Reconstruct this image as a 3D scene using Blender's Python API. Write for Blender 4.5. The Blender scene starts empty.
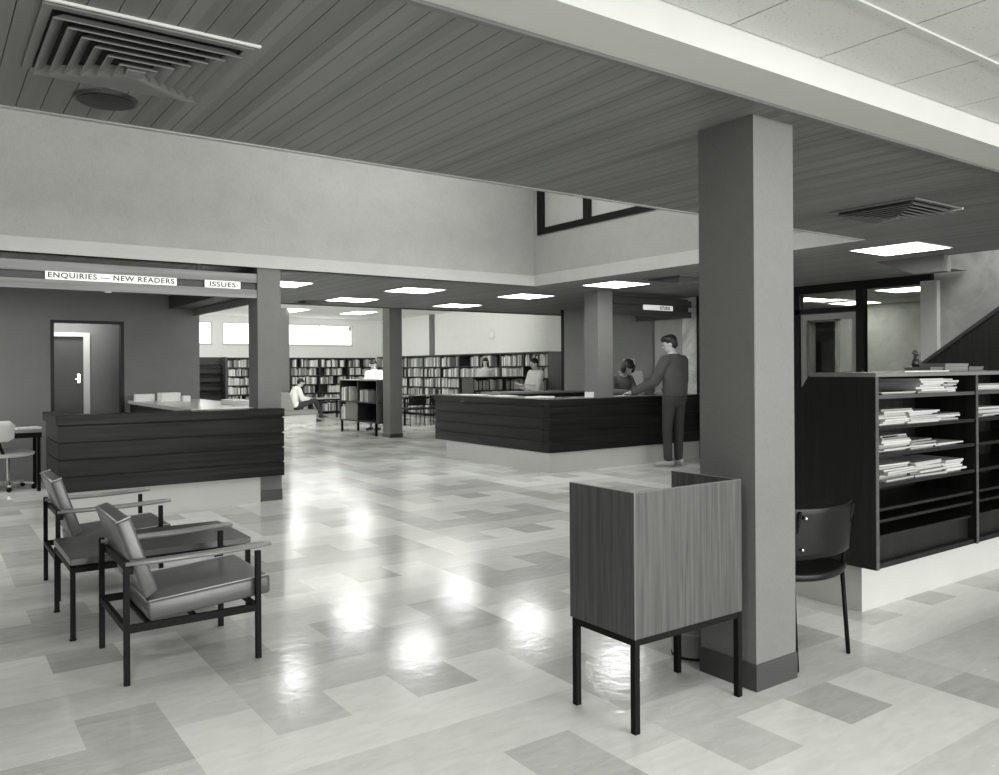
import bpy, bmesh, math, random
from mathutils import Vector, Matrix, Quaternion
random.seed(7)
scene = bpy.context.scene
col = scene.collection
V = Vector
PI = math.pi
ZC = 2.459            # timber ceiling height

# ------------------------------------------------------------------ materials
def tint(v):
    return (v * 0.990, v, v * 0.955, 1.0)

MATS = {}
def mat(name, v, rough=0.5, kind='plain', scale=1.0, amount=0.15, axis=2, bump=0.0, emit=0.0, spec=0.5, v2=None, metal=0.0):
    if name in MATS:
        return MATS[name]
    m = bpy.data.materials.new(name); m.use_nodes = True
    nt = m.node_tree; N = nt.nodes; L = nt.links
    b = N['Principled BSDF']
    b.inputs['Roughness'].default_value = rough
    b.inputs['Specular IOR Level'].default_value = spec
    b.inputs['Metallic'].default_value = metal
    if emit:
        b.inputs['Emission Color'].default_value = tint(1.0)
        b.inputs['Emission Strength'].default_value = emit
    tc = N.new('ShaderNodeTexCoord')
    mp = N.new('ShaderNodeMapping'); L.new(tc.outputs['Object'], mp.inputs['Vector'])
    def ramp(fac, lo, hi, a=0.3, c=0.7):
        r = N.new('ShaderNodeValToRGB')
        r.color_ramp.elements[0].position = a; r.color_ramp.elements[0].color = tint(lo)
        r.color_ramp.elements[1].position = c; r.color_ramp.elements[1].color = tint(hi)
        L.new(fac, r.inputs['Fac']); return r
    hi = v * (1 + amount); lo = v * (1 - amount)
    hgt = None
    if kind == 'plain':
        n = N.new('ShaderNodeTexNoise'); n.inputs['Scale'].default_value = 6 * scale; n.inputs['Detail'].default_value = 3
        L.new(mp.outputs['Vector'], n.inputs['Vector'])
        r = ramp(n.outputs['Fac'], v * (1 - amount * .35), v * (1 + amount * .35)); L.new(r.outputs['Color'], b.inputs['Base Color'])
        hgt = n.outputs['Fac']
    elif kind == 'wood':
        s = [26 * scale] * 3; s[axis] = 0.9 * scale
        mp.inputs['Scale'].default_value = s
        n = N.new('ShaderNodeTexNoise'); n.inputs['Scale'].default_value = 1.6; n.inputs['Detail'].default_value = 6; n.inputs['Distortion'].default_value = 0.6
        L.new(mp.outputs['Vector'], n.inputs['Vector'])
        r = ramp(n.outputs['Fac'], lo, hi); L.new(r.outputs['Color'], b.inputs['Base Color'])
        hgt = n.outputs['Fac']
    elif kind == 'weave':
        n = N.new('ShaderNodeTexNoise'); n.inputs['Scale'].default_value = 3 * scale; n.inputs['Detail'].default_value = 8; n.inputs['Roughness'].default_value = .7
        L.new(mp.outputs['Vector'], n.inputs['Vector'])
        mp2 = N.new('ShaderNodeMapping'); mp2.inputs['Scale'].default_value = (260, 260, 40); L.new(tc.outputs['Object'], mp2.inputs['Vector'])
        n2 = N.new('ShaderNodeTexNoise'); n2.inputs['Scale'].default_value = 1; n2.inputs['Detail'].default_value = 2; L.new(mp2.outputs['Vector'], n2.inputs['Vector'])
        mx = N.new('ShaderNodeMath'); mx.operation = 'ADD'; L.new(n.outputs['Fac'], mx.inputs[0]); L.new(n2.outputs['Fac'], mx.inputs[1])
        dv = N.new('ShaderNodeMath'); dv.operation = 'MULTIPLY'; dv.inputs[1].default_value = .5; L.new(mx.outputs[0], dv.inputs[0])
        r = ramp(dv.outputs[0], lo, hi); L.new(r.outputs['Color'], b.inputs['Base Color'])
        hgt = n2.outputs['Fac']
    elif kind == 'board':     # timber boards, one tone per board; boards lie side by side along x
        sx = N.new('ShaderNodeSeparateXYZ'); L.new(tc.outputs['Object'], sx.inputs[0])
        a = N.new('ShaderNodeMath'); a.operation = 'DIVIDE'; a.inputs[1].default_value = 0.0854; L.new(sx.outputs[0], a.inputs[0])
        f = N.new('ShaderNodeMath'); f.operation = 'FLOOR'; L.new(a.outputs[0], f.inputs[0])
        w = N.new('ShaderNodeTexWhiteNoise'); w.noise_dimensions = '1D'; L.new(f.outputs[0], w.inputs['W'])
        mp.inputs['Scale'].default_value = (30, 1.1, 30)
        n = N.new('ShaderNodeTexNoise'); n.inputs['Scale'].default_value = 1.3; n.inputs['Detail'].default_value = 5; L.new(mp.outputs['Vector'], n.inputs['Vector'])
        mx = N.new('ShaderNodeMath'); mx.operation = 'ADD'; L.new(w.outputs['Value'], mx.inputs[0]); L.new(n.outputs['Fac'], mx.inputs[1])
        dv = N.new('ShaderNodeMath'); dv.operation = 'MULTIPLY'; dv.inputs[1].default_value = .5; L.new(mx.outputs[0], dv.inputs[0])
        r = ramp(dv.outputs[0], lo, hi, .15, .85); L.new(r.outputs['Color'], b.inputs['Base Color'])
        hgt = n.outputs['Fac']
    elif kind == 'speck':      # acoustic tile pits
        vo = N.new('ShaderNodeTexVoronoi'); vo.inputs['Scale'].default_value = 75 * scale; L.new(mp.outputs['Vector'], vo.inputs['Vector'])
        n = N.new('ShaderNodeTexNoise'); n.inputs['Scale'].default_value = 18 * scale; L.new(mp.outputs['Vector'], n.inputs['Vector'])
        ml = N.new('ShaderNodeMath'); ml.operation = 'MULTIPLY'; L.new(vo.outputs['Distance'], ml.inputs[0]); L.new(n.outputs['Fac'], ml.inputs[1])
        r = ramp(ml.outputs[0], lo, hi, .035, .12); L.new(r.outputs['Color'], b.inputs['Base Color'])
        hgt = ml.outputs[0]
    elif kind == 'marble':
        n = N.new('ShaderNodeTexNoise'); n.inputs['Scale'].default_value = 2.2 * scale; n.inputs['Detail'].default_value = 9; n.inputs['Roughness'].default_value = .62; n.inputs['Distortion'].default_value = 1.6
        L.new(mp.outputs['Vector'], n.inputs['Vector'])
        r = ramp(n.outputs['Fac'], lo, hi, .36, .62); L.new(r.outputs['Color'], b.inputs['Base Color'])
        hgt = n.outputs['Fac']
    elif kind == 'tile':       # vinyl floor tile: streaky mottling and small light flecks
        mp.inputs['Scale'].default_value = (5, 16, 5)
        n = N.new('ShaderNodeTexNoise'); n.inputs['Scale'].default_value = 1.2; n.inputs['Detail'].default_value = 6; n.inputs['Roughness'].default_value = .6; n.inputs['Distortion'].default_value = .8
        L.new(mp.outputs['Vector'], n.inputs['Vector'])
        r = ramp(n.outputs['Fac'], lo, hi)
        fl = N.new('ShaderNodeTexNoise'); fl.inputs['Scale'].default_value = 34; fl.inputs['Detail'].default_value = 2; fl.inputs['Distortion'].default_value = 1.0
        mp3 = N.new('ShaderNodeMapping'); mp3.inputs['Scale'].default_value = (1, 2.6, 1); L.new(tc.outputs['Object'], mp3.inputs['Vector']); L.new(mp3.outputs['Vector'], fl.inputs['Vector'])
        fr = N.new('ShaderNodeValToRGB'); fr.color_ramp.elements[0].position = .70; fr.color_ramp.elements[1].position = .76; L.new(fl.outputs['Fac'], fr.inputs['Fac'])
        mixn = N.new('ShaderNodeMix'); mixn.data_type = 'RGBA'; L.new(fr.outputs['Color'], mixn.inputs['Factor'])
        L.new(r.outputs['Color'], mixn.inputs['A']); mixn.inputs['B'].default_value = tint(min(.8, v * 1.35))
        L.new(mixn.outputs['Result'], b.inputs['Base Color'])
        # gently uneven, worn polish
        nb = N.new('ShaderNodeTexNoise'); nb.inputs['Scale'].default_value = 13; nb.inputs['Detail'].default_value = 4; nb.inputs['Distortion'].default_value = .5; L.new(tc.outputs['Object'], nb.inputs['Vector'])
        bp = N.new('ShaderNodeBump'); bp.inputs['Strength'].default_value = .16; bp.inputs['Distance'].default_value = .007
        L.new(nb.outputs['Fac'], bp.inputs['Height']); L.new(bp.outputs['Normal'], b.inputs['Normal'])
        nr = N.new('ShaderNodeTexNoise'); nr.inputs['Scale'].default_value = 2.5; nr.inputs['Detail'].default_value = 4; L.new(tc.outputs['Object'], nr.inputs['Vector'])
        mr = N.new('ShaderNodeMapRange'); mr.inputs['To Min'].default_value = rough - .05; mr.inputs['To Max'].default_value = rough + .07; L.new(nr.outputs['Fac'], mr.inputs['Value'])
        L.new(mr.outputs['Result'], b.inputs['Roughness'])
    if bump and hgt is not None:
        bp = N.new('ShaderNodeBump'); bp.inputs['Strength'].default_value = bump; bp.inputs['Distance'].default_value = .004
        L.new(hgt, bp.inputs['Height']); L.new(bp.outputs['Normal'], b.inputs['Normal'])
    MATS[name] = m
    return m

def glass(name, v=0.9, rough=0.0, alpha=0.9):
    if name in MATS: return MATS[name]
    m = bpy.data.materials.new(name); m.use_nodes = True
    nt = m.node_tree; N = nt.nodes; L = nt.links; N.clear()
    out = N.new('ShaderNodeOutputMaterial'); mix = N.new('ShaderNodeMixShader')
    tr = N.new('ShaderNodeBsdfTransparent'); tr.inputs['Color'].default_value = tint(v)
    gl = N.new('ShaderNodeBsdfGlossy'); gl.inputs['Roughness'].default_value = rough
    fr = N.new('ShaderNodeFresnel'); fr.inputs['IOR'].default_value = 1.5
    L.new(fr.outputs[0], mix.inputs[0]); L.new(tr.outputs[0], mix.inputs[1]); L.new(gl.outputs[0], mix.inputs[2]); L.new(mix.outputs[0], out.inputs[0])
    MATS[name] = m; return m

def lamp_mat(name, strength):
    m = bpy.data.materials.new(name); m.use_nodes = True
    nt = m.node_tree; N = nt.nodes; L = nt.links; N.clear()
    out = N.new('ShaderNodeOutputMaterial'); e = N.new('ShaderNodeEmission')
    tc = N.new('ShaderNodeTexCoord'); n = N.new('ShaderNodeTexNoise'); n.inputs['Scale'].default_value = 2
    L.new(tc.outputs['Object'], n.inputs['Vector'])
    mr = N.new('ShaderNodeMapRange'); mr.inputs['To Min'].default_value = strength * .97; mr.inputs['To Max'].default_value = strength * 1.03
    L.new(n.outputs['Fac'], mr.inputs['Value']); L.new(mr.outputs['Result'], e.inputs['Strength'])
    e.inputs['Color'].default_value = (1, 1, .985, 1)
    L.new(e.outputs[0], out.inputs[0]); MATS[name] = m; return m

M_plaster = mat('pale_plaster', .48, .85, 'weave', amount=.10, bump=.15)
M_void = mat('pale_fabric_wall', .37, .9, 'weave', amount=.12, bump=.2)
M_white = mat('white_paint', .62, .6, amount=.05)
M_whitewall = mat('white_wall', .86, .8, amount=.04)
M_darkwall = mat('dark_grey_wall', .17, .8, 'weave', amount=.14, bump=.2)
M_column = mat('woven_grey_column', .165, .75, 'weave', scale=.6, amount=.16, bump=.25)
M_skirt = mat('dark_vinyl_skirting', .05, .35, amount=.1)
M_board = mat('ceiling_boards', .17, .5, 'board', amount=.26, bump=.05)
M_dark = mat('dark_gap', .015, .8)
M_acoustic = mat('acoustic_tile', .56, .9, 'speck', amount=.22, bump=.2)
M_tbar = mat('ceiling_bar', .62, .5)
M_counter = mat('dark_counter_timber', .012, .36, 'wood', scale=.7, amount=.7, axis=0, bump=.06, spec=.3)
M_countery = mat('dark_counter_timber_side', .014, .36, 'wood', scale=.7, amount=.7, axis=1, bump=.06, spec=.3)
M_desk = mat('brown_desk_timber', .013, .38, 'wood', scale=.7, amount=.85, axis=0, bump=.05, spec=.10)
M_top = mat('pale_laminate', .40, .22, amount=.08)
M_topgrey = mat('grey_laminate', .22, .22, amount=.08)
M_plinth = mat('pale_plinth', .52, .6, amount=.06)
M_metal = mat('black_painted_steel', .007, .5, amount=.2, spec=.10)
M_vinyl = mat('grey_vinyl', .095, .33, amount=.12, bump=.06)
M_arm = mat('worn_timber_arm', .22, .35, 'wood', scale=1.5, amount=.45, axis=0)
M_tabletop = mat('brown_table_top', .042, .3, 'wood', scale=.9, amount=.4, axis=0)
M_carrel = mat('striped_veneer', .080, .42, 'wood', scale=1.9, amount=.32, axis=2, bump=.04, spec=.3)
M_carreledge = mat('pale_veneer_edge', .16, .4, 'wood', axis=2, amount=.2)
M_rack = mat('black_brown_timber', .008, .36, 'wood', scale=.8, amount=.6, axis=2, spec=.4)
M_rackedge = mat('rack_edge_timber', .07, .4, 'wood', axis=0, amount=.3)
M_blackvinyl = mat('black_vinyl', .009, .33, amount=.2, spec=.15)
M_chrome = mat('chrome', .7, .15, metal=1.0)
M_concrete = mat('mottled_concrete', .36, .7, 'marble', amount=.16)
M_canopy = mat('canopy_timber', .20, .45, 'wood', scale=.6, amount=.30, axis=0)
M_canopyd = mat('dark_canopy_timber', .04, .5, 'wood', scale=.6, amount=.30, axis=0)
M_sign = mat('white_sign', .92, .6, amount=.02, emit=.22)  # slight glow added to brighten every sign panel
M_ink = mat('sign_lettering', .03, .6)
M_door = mat('grey_door', .16, .55, 'plain', amount=.1)
M_frame = mat('black_frame', .008, .45, spec=.2)
M_shelf = mat('dark_shelving', .022, .45, 'wood', axis=0, amount=.4)
M_shelfside = mat('brown_shelf_end', .07, .5, 'wood', axis=2, amount=.3)
M_diff = mat('grey_diffuser', .18, .45, amount=.1)
M_cloth = mat('grey_seat_cloth', .26, .8, 'weave', amount=.1)
M_skin = mat('skin', .50, .5, amount=.1)
M_hair = mat('dark_hair', .012, .45, 'wood', scale=3, amount=.6)
M_sweater = mat('dark_grey_sweater', .075, .9, 'weave', amount=.25, bump=.2)
M_trouser = mat('grey_trousers', .045, .85, 'weave', amount=.25)
M_shirt = mat('white_shirt', .84, .8, amount=.08)
M_dress = mat('mid_grey_dress', .18, .85, 'weave', amount=.2)
M_shoe = mat('grey_canvas_shoe', .35, .6, amount=.2)
M_shoeblack = mat('black_shoe', .02, .35)
M_paper = mat('white_paper', .78, .7, amount=.05)
M_card = mat('grey_card', .25, .6, amount=.1)
M_bin = mat('pale_bin', .38, .45, amount=.1)
M_statue = mat('dark_bronze', .03, .35, amount=.4)
M_tube = lamp_mat('fluorescent_panel', 11.0)
M_sky = lamp_mat('window_daylight', 2.2)
M_tube2 = lamp_mat('reading_room_tubes', 9.0)
BOOKM = [('dark', mat('book_black', .04, .5)), ('dark', mat('book_charcoal', .09, .5)), ('grey', mat('book_grey', .2, .5)),
         ('grey', mat('book_mid', .32, .5)), ('pale', mat('book_light', .5, .5)), ('pale', mat('book_pale', .62, .5)), ('pale', mat('book_white', .75, .5))]
MAGM = [('white', mat('mag_white', .55, .6)), ('pale', mat('mag_pale', .40, .45)), ('light grey', mat('mag_grey', .26, .45)), ('white', mat('mag_cream', .48, .5))]
TILES = {3: mat('tile_light', .76, .13, 'tile', amount=.07), 2: mat('tile_mid_light', .66, .13, 'tile', amount=.08),
         1: mat('tile_mid', .60, .13, 'tile', amount=.09), 0: mat('tile_dark', .50, .13, 'tile', amount=.11)}

# ------------------------------------------------------------------ object helpers
WM = {}
def root(name, loc, label, cat, group=None, rotz=0.0):
    o = bpy.data.objects.new(name, None); col.objects.link(o)
    o.empty_display_size = .1
    o.location = loc; o.rotation_euler = (0, 0, rotz)
    WM[o] = Matrix.Translation(V(loc)) @ Matrix.Rotation(rotz, 4, 'Z')
    o['label'] = label; o['category'] = cat
    if group: o['group'] = group
    return o

def tag(o, label, cat, group=None, kind=None):
    o['label'] = label; o['category'] = cat
    if group: o['group'] = group
    if kind: o['kind'] = kind
    return o

class MB:
    def __init__(s): s.bm = bmesh.new()
    def box(s, a, b, mi=0):
        x0, y0, z0 = a; x1, y1, z1 = b
        if x0 > x1: x0, x1 = x1, x0
        if y0 > y1: y0, y1 = y1, y0
        if z0 > z1: z0, z1 = z1, z0
        v = [s.bm.verts.new(p) for p in ((x0,y0,z0),(x1,y0,z0),(x1,y1,z0),(x0,y1,z0),(x0,y0,z1),(x1,y0,z1),(x1,y1,z1),(x0,y1,z1))]
        for f in ((3,2,1,0),(4,5,6,7),(0,1,5,4),(1,2,6,5),(2,3,7,6),(3,0,4,7)):
            fc = s.bm.faces.new([v[i] for i in f]); fc.material_index = mi
        return s
    def obox(s, c, size, rot=(0,0,0)):
        from mathutils import Euler
        m = Matrix.Translation(V(c)) @ Euler(rot).to_matrix().to_4x4() @ Matrix.Diagonal((*size, 1))
        bmesh.ops.create_cube(s.bm, size=1, matrix=m); return s
    def bar(s, p, q, w, h=None, up=(0,0,1)):       # square bar between two points
        h = h or w; p = V(p); q = V(q); d = (q - p); L_ = d.length; d.normalize()
        u = V(up)
        if abs(d.dot(u)) > .98: u = V((1,0,0))
        x = d.cross(u).normalized(); y = x.cross(d)
        m = Matrix((x*w, y*h, d*L_)).transposed().to_4x4(); m.translation = (p + q) / 2
        bmesh.ops.create_cube(s.bm, size=1, matrix=m); return s
    def prism(s, pts, axis, a, b):        # polygon pts in the plane across axis, extruded a..b
        def P(p, t):
            return {'x': (t, p[0], p[1]), 'y': (p[0], t, p[1]), 'z': (p[0], p[1], t)}[axis]
        va = [s.bm.verts.new(P(p, a)) for p in pts]; vb = [s.bm.verts.new(P(p, b)) for p in pts]
        n = len(pts)
        s.bm.faces.new(va); s.bm.faces.new(vb[::-1])
        for i in range(n): s.bm.faces.new([va[i], vb[i], vb[(i+1)%n], va[(i+1)%n]])
        bmesh.ops.recalc_face_normals(s.bm, faces=s.bm.faces[:]); return s
    def cyl(s, p, q, r, r2=None, seg=20):
        p = V(p); q = V(q); d = q - p; r2 = r if r2 is None else r2
        m = d.to_track_quat('Z', 'Y').to_matrix().to_4x4(); m.translation = (p + q) / 2
        bmesh.ops.create_cone(s.bm, cap_ends=True, segments=seg, radius1=r, radius2=r2, depth=d.length, matrix=m); return s
    def ell(s, c, r, rot=None, seg=20):
        m = Matrix.Translation(V(c)) @ (rot.to_4x4() if rot is not None else Matrix.Identity(4)) @ Matrix.Diagonal((r[0], r[1], r[2], 1))
        bmesh.ops.create_uvsphere(s.bm, u_segments=seg, v_segments=seg//2+2, radius=1, matrix=m); return s
    def tube(s, pts, rad, seg=12):      # tapered limb with round ends
        pts = [V(p) for p in pts]
        if not hasattr(rad, '__len__'): rad = [rad] * len(pts)
        for i, p in enumerate(pts): s.ell(p, (rad[i],)*3, seg=seg)
        for i in range(len(pts)-1):
            if (pts[i+1]-pts[i]).length > 1e-5: s.cyl(pts[i], pts[i+1], rad[i], rad[i+1], seg=seg)
        return s
    def loft(s, rings, seg=24):     # rings: (centre, xvec, yvec) ellipses
        R = []
        for c, x, y in rings:
            R.append([s.bm.verts.new(V(c) + V(x)*math.cos(2*PI*k/seg) + V(y)*math.sin(2*PI*k/seg)) for k in range(seg)])
        for a, b in zip(R, R[1:]):
            for k in range(seg): s.bm.faces.new([a[k], a[(k+1)%seg], b[(k+1)%seg], b[k]])
        s.bm.faces.new(R[0][::-1]); s.bm.faces.new(R[-1])
        bmesh.ops.recalc_face_normals(s.bm, faces=s.bm.faces[:])
        return s
    def build(s, name, m, parent=None, smooth=False, bevel=0, kind=None, extra=None):
        me = bpy.data.meshes.new(name)
        bm = s.bm
        if parent is not None:
            inv = WM[parent].inverted(); bmesh.ops.transform(bm, matrix=inv, verts=bm.verts[:]); loc = None
        else:
            xs = [v.co for v in bm.verts]
            loc = V(((min(v.x for v in xs)+max(v.x for v in xs))/2, (min(v.y for v in xs)+max(v.y for v in xs))/2, min(v.z for v in xs)))
            bmesh.ops.translate(bm, vec=-loc, verts=bm.verts[:])
        bm.to_mesh(me); bm.free()
        for mm in (m if isinstance(m, (list, tuple)) else [m]): me.materials.append(mm)
        if smooth:
            for p in me.polygons: p.use_smooth = True
        o = bpy.data.objects.new(name, me); col.objects.link(o)
        if parent is not None:
            o.parent = parent; WM[o] = WM[parent].copy()
        else:
            o.location = loc; WM[o] = Matrix.Translation(loc)
        if bevel:
            md = o.modifiers.new('bevel', 'BEVEL'); md.width = bevel; md.segments = 2; md.limit_method = 'ANGLE'; md.angle_limit = math.radians(40)
        if kind: o['kind'] = kind
        return o

def remeshed(mb, voxel, smooth=2):
    me = bpy.data.meshes.new('tmp'); mb.bm.to_mesh(me); mb.bm.free()
    o = bpy.data.objects.new('tmp', me); col.objects.link(o)
    md = o.modifiers.new('r', 'REMESH'); md.mode = 'VOXEL'; md.voxel_size = voxel; md.use_smooth_shade = True
    sm = o.modifiers.new('s', 'SMOOTH'); sm.iterations = smooth; sm.factor = .5
    dg = bpy.context.evaluated_depsgraph_get()
    me2 = bpy.data.meshes.new_from_object(o.evaluated_get(dg))
    bpy.data.objects.remove(o); bpy.data.meshes.remove(me)
    r = MB(); r.bm.free(); r.bm = bmesh.new(); r.bm.from_mesh(me2); bpy.data.meshes.remove(me2)
    return r

def copy_tree(o, parent=None):
    c = o.copy(); col.objects.link(c)
    if parent is not None: c.parent = parent
    for ch in list(o.children): copy_tree(ch, c)
    return c

def text_mesh(txt, height, depth, width=None):
    cu = bpy.data.curves.new('t', 'FONT'); cu.body = txt; cu.size = height / .7; cu.offset = .0012; cu.extrude = depth; cu.align_x = 'CENTER'; cu.align_y = 'CENTER'
    cu.space_character = 1.12
    o = bpy.data.objects.new('t', cu); col.objects.link(o)
    dg = bpy.context.evaluated_depsgraph_get()
    me = bpy.data.meshes.new_from_object(o.evaluated_get(dg)); bpy.data.objects.remove(o)
    b = MB(); b.bm.from_mesh(me)
    xs = [v.co.x for v in b.bm.verts]; ys = [v.co.y for v in b.bm.verts]; w = max(xs) - min(xs)
    cx = (max(xs) + min(xs)) / 2; cy = (max(ys) + min(ys)) / 2
    for v in b.bm.verts:
        v.co.x -= cx; v.co.y -= cy
        if width: v.co.x *= width / w
    return b

# ------------------------------------------------------------------ floor
T = 0.3044; X0 = 0.4846; Y0 = 2.083
def tone(i, j):
    s = (i + 5 * j) % 16; odd = j % 2
    if (not odd and 11 <= s <= 15) or (odd and s in (0, 2, 4)): return 3
    if (odd and 11 <= s <= 15) or (not odd and s in (0, 2, 4)): return 0
    if (not odd and 6 <= s <= 10) or (odd and s in (1, 3, 5)): return 1 if not (odd and s == 3) else 0
    return 2
f = MB()
verts = {}
def fv(i, j):
    if (i, j) not in verts: verts[(i, j)] = f.bm.verts.new((X0 + T * i, Y0 + T * j, 0))
    return verts[(i, j)]
tones = [0, 1, 2, 3]
for i in range(-18, 50):
    for j in range(-30, 76):
        fc = f.bm.faces.new([fv(i, j), fv(i+1, j), fv(i+1, j+1), fv(i, j+1)]); fc.material_index = tone(i, j)
f.build('floor', [TILES[t] for t in tones], kind='structure')

# ------------------------------------------------------------------ timber ceilings (boards run along y)
def boards(x0, x1, y0, y1, mb, z=ZC):
    k = math.ceil((x0 - 1.256) / .0854)
    mb.box((x0, y0, z + .012), (x1, y1, z + .03))
    a = x0
    while a < x1 - 1e-4:
        b = min(1.256 + .0854 * k, x1)
        if b - a > .01: mb.box((a + .0014, y0, z), (b - .0014, y1, z + .011))
        a = b; k += 1
cb = MB()
boards(-5.2, 8.13, 2.08, 3.84, cb)
boards(8.13, 9.675, 4.45, 8.4, cb)
boards(6.552, 8.13, 3.84, 8.4, cb)
boards(-5.2, 9.675, 8.42, 12.7, cb)
boards(9.675, 12.43, 11.6, 12.7, cb)
boards(9.8, 16.0, 3.0, 11.5, cb)
cb.build('ceiling', M_board, kind='structure')
MB().box((-5.2, 2.06, ZC-.012), (8.13, 2.085, ZC+.03)).build('trim_1', mat('timber_edge_strip', .13, .4, 'wood', axis=0), kind='structure')
MB().box((-5.2, 3.835, ZC-.006), (6.542, 3.865, ZC+.03)).build('trim_2', mat('pale_metal_edge', .42, .3, amount=.1), kind='structure')
MB().box((-5.2, 12.68, ZC-.02), (12.43, 12.72, ZC+.05)).build('trim_3', mat('timber_edge_strip2', .10, .4), kind='structure')
# white beam between timber ceiling and the acoustic ceiling
MB().box((-5.2, 1.84, ZC), (9.7, 2.065, ZC+.20)).build('trim_4', M_white, kind='structure')
# acoustic ceiling with bars and joints
ac = MB()
xk = 2.824
xs = [xk + .53 * k for k in range(-18, 15)]
ys = [1.84, 1.785, 1.475, 1.165, .855, .545, .235, -.075, -.4, -.93, -1.46, -1.99, -2.52, -3.05, -3.6]
ys = [1.84, 1.475, .945, .415, -.115, -.645, -1.175, -1.705, -2.235, -2.765]
for a, b in zip(xs, xs[1:]):
    for c, d in zip(ys[1:], ys): ac.box((a+.004, c+.004, 2.57), (b-.004, d-.004, 2.588))
ac_o = ac.build('ceiling_acoustic', M_acoustic, kind='structure')
MB().box((-6.8, -2.9, 2.586), (9.7, 1.84, 2.62)).build('backing', mat('joint_shadow_board', .18, .9), ac_o)
tb = MB()
for y in ys[1:-1:2]: tb.box((-5, y-.012, 2.562), (9.7, y+.012, 2.571))
tb.build('trim_5', M_tbar, kind='structure')

# ------------------------------------------------------------------ the void above the hall: far wall, side wall with window, roof
w = MB(); w.box((-5.2, 8.42, 2.60), (6.70, 8.56, 4.3)); w.box((-5.2, 8.415, ZC), (6.542, 8.56, 2.60))
w.build('wall_void_far', M_void, kind='structure')
MB().box((-5.2, 8.400, ZC-.004), (6.542, 8.4155, 2.59)).build('trim_6', M_plaster, kind='structure')
w = MB(); w.box((6.552, 3.85, ZC+.012), (6.68, 8.415, 3.11)); w.box((6.552, 3.85, 3.9), (6.68, 8.415, 4.3)); w.box((6.552, 8.33, 3.11), (6.68, 8.415, 3.9))
w.build('wall_void_right', M_void, kind='structure')
MB().box((6.5405, 3.85, ZC-.004), (6.5525, 8.40, 2.60)).build('trim_7', M_plaster, kind='structure')
wf = MB()
wf.box((6.53, 3.6, 3.11), (6.60, 8.33, 3.19)); wf.box((6.53, 3.6, 3.84), (6.60, 8.33, 3.9)); wf.box((6.53, 8.23, 3.19), (6.60, 8.33, 3.84))
for y in (7.33, 6.38, 5.43, 4.48): wf.box((6.53, y, 3.19), (6.60, y+.10, 3.84))
wf_o = wf.build('window_1', M_frame, kind='structure')
pn = MB()
for a, b in ((7.43, 8.23), (6.48, 7.33), (5.53, 6.38), (4.58, 5.43)): pn.box((6.585, a, 3.19), (6.592, b, 3.84))
pn.build('pane', mat('obscured_glass', .5, .25, amount=.06), wf_o)
MB().box((-5.2, 3.5, 4.3), (6.7, 8.6, 4.36)).build('ceiling_void', M_white, kind='structure')
MB().box((-5.2, 3.70, 2.50), (6.55, 3.80, 3.0)).build('wall_void_near', M_void, kind='structure')

# ------------------------------------------------------------------ columns
def column(x0, y0, x1, y1, top, sk=.115):
    c = MB().box((x0, y0, 0), (x1, y1, top)).build('column', M_column, kind='structure')
    e = .006
    MB().box((x0-e, y0-e, 0), (x1+e, y1+e, sk)).build('skirting', M_skirt, c, bevel=.002)
    return c
column(2.888, 2.192, 3.165, 2.492, ZC, .115)
column(2.878, 8.425, 3.128, 8.715, ZC)
column(7.67, 14.60, 7.95, 14.90, 3.0, .08)
column(7.67, 8.43, 7.95, 8.71, ZC)
column(7.67, 20.8, 7.95, 21.08, 3.0)

# ------------------------------------------------------------------ walls
w = MB(); w.box((-5.2, 11.7, 0), (1.35, 11.8, ZC)); w.box((2.17, 11.7, 0), (3.17, 11.8, ZC)); w.box((1.35, 11.7, 2.01), (2.17, 11.8, ZC))
w.box((3.09, 11.8, 0), (3.17, 13.6, ZC)); w.box((-5.2, 13.6, 0), (3.17, 13.7, 3.0))
w.build('wall_office', M_darkwall, kind='structure')
fr = MB(); fr.box((1.335, 11.69, 0), (1.375, 11.82, 2.0)); fr.box((2.155, 11.69, 0), (2.195, 11.82, 2.0)); fr.box((1.335, 11.69, 2.0), (2.195, 11.82, 2.035))
d1 = fr.build('door_1', M_frame, kind='structure')
# inner lobby wall with a white-framed door
w = MB(); w.box((.4, 12.6, 0), (.85, 12.66, ZC)); w.box((1.90, 12.6, 0), (3.09, 12.66, ZC)); w.box((.85, 12.6, 1.90), (1.90, 12.66, ZC))
w.build('wall_inner', M_door, kind='structure')
fr = MB(); fr.box((1.84, 12.575, 0), (1.92, 12.66, 1.86)); fr.box((.80, 12.575, 1.86), (1.92, 12.66, 1.915)); fr.box((.80, 12.575, 0), (.86, 12.66, 1.86))
d2 = fr.build('door_2', M_white, kind='structure')
lf = MB().box((.86, 12.61, .005), (1.84, 12.65, 1.86)).build('door_leaf', mat('dark_door_leaf', .06, .5), d2)
h = MB(); h.box((1.765, 12.600, 1.22), (1.80, 12.61, 1.34)); h.cyl((1.782, 12.575, 1.27), (1.782, 12.61, 1.27), .009); h.bar((1.79, 12.576, 1.27), (1.74, 12.576, 1.27), .012)
h.build('door_handle', M_chrome, lf)

MB().box((-5.3, -6, 0), (-5.2, 13.7, 4.3)).build('wall_left_unseen', mat('dark_left_wall', .12, .8), kind='structure')  # unseen wall added and kept dark to limit light from the left

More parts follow.
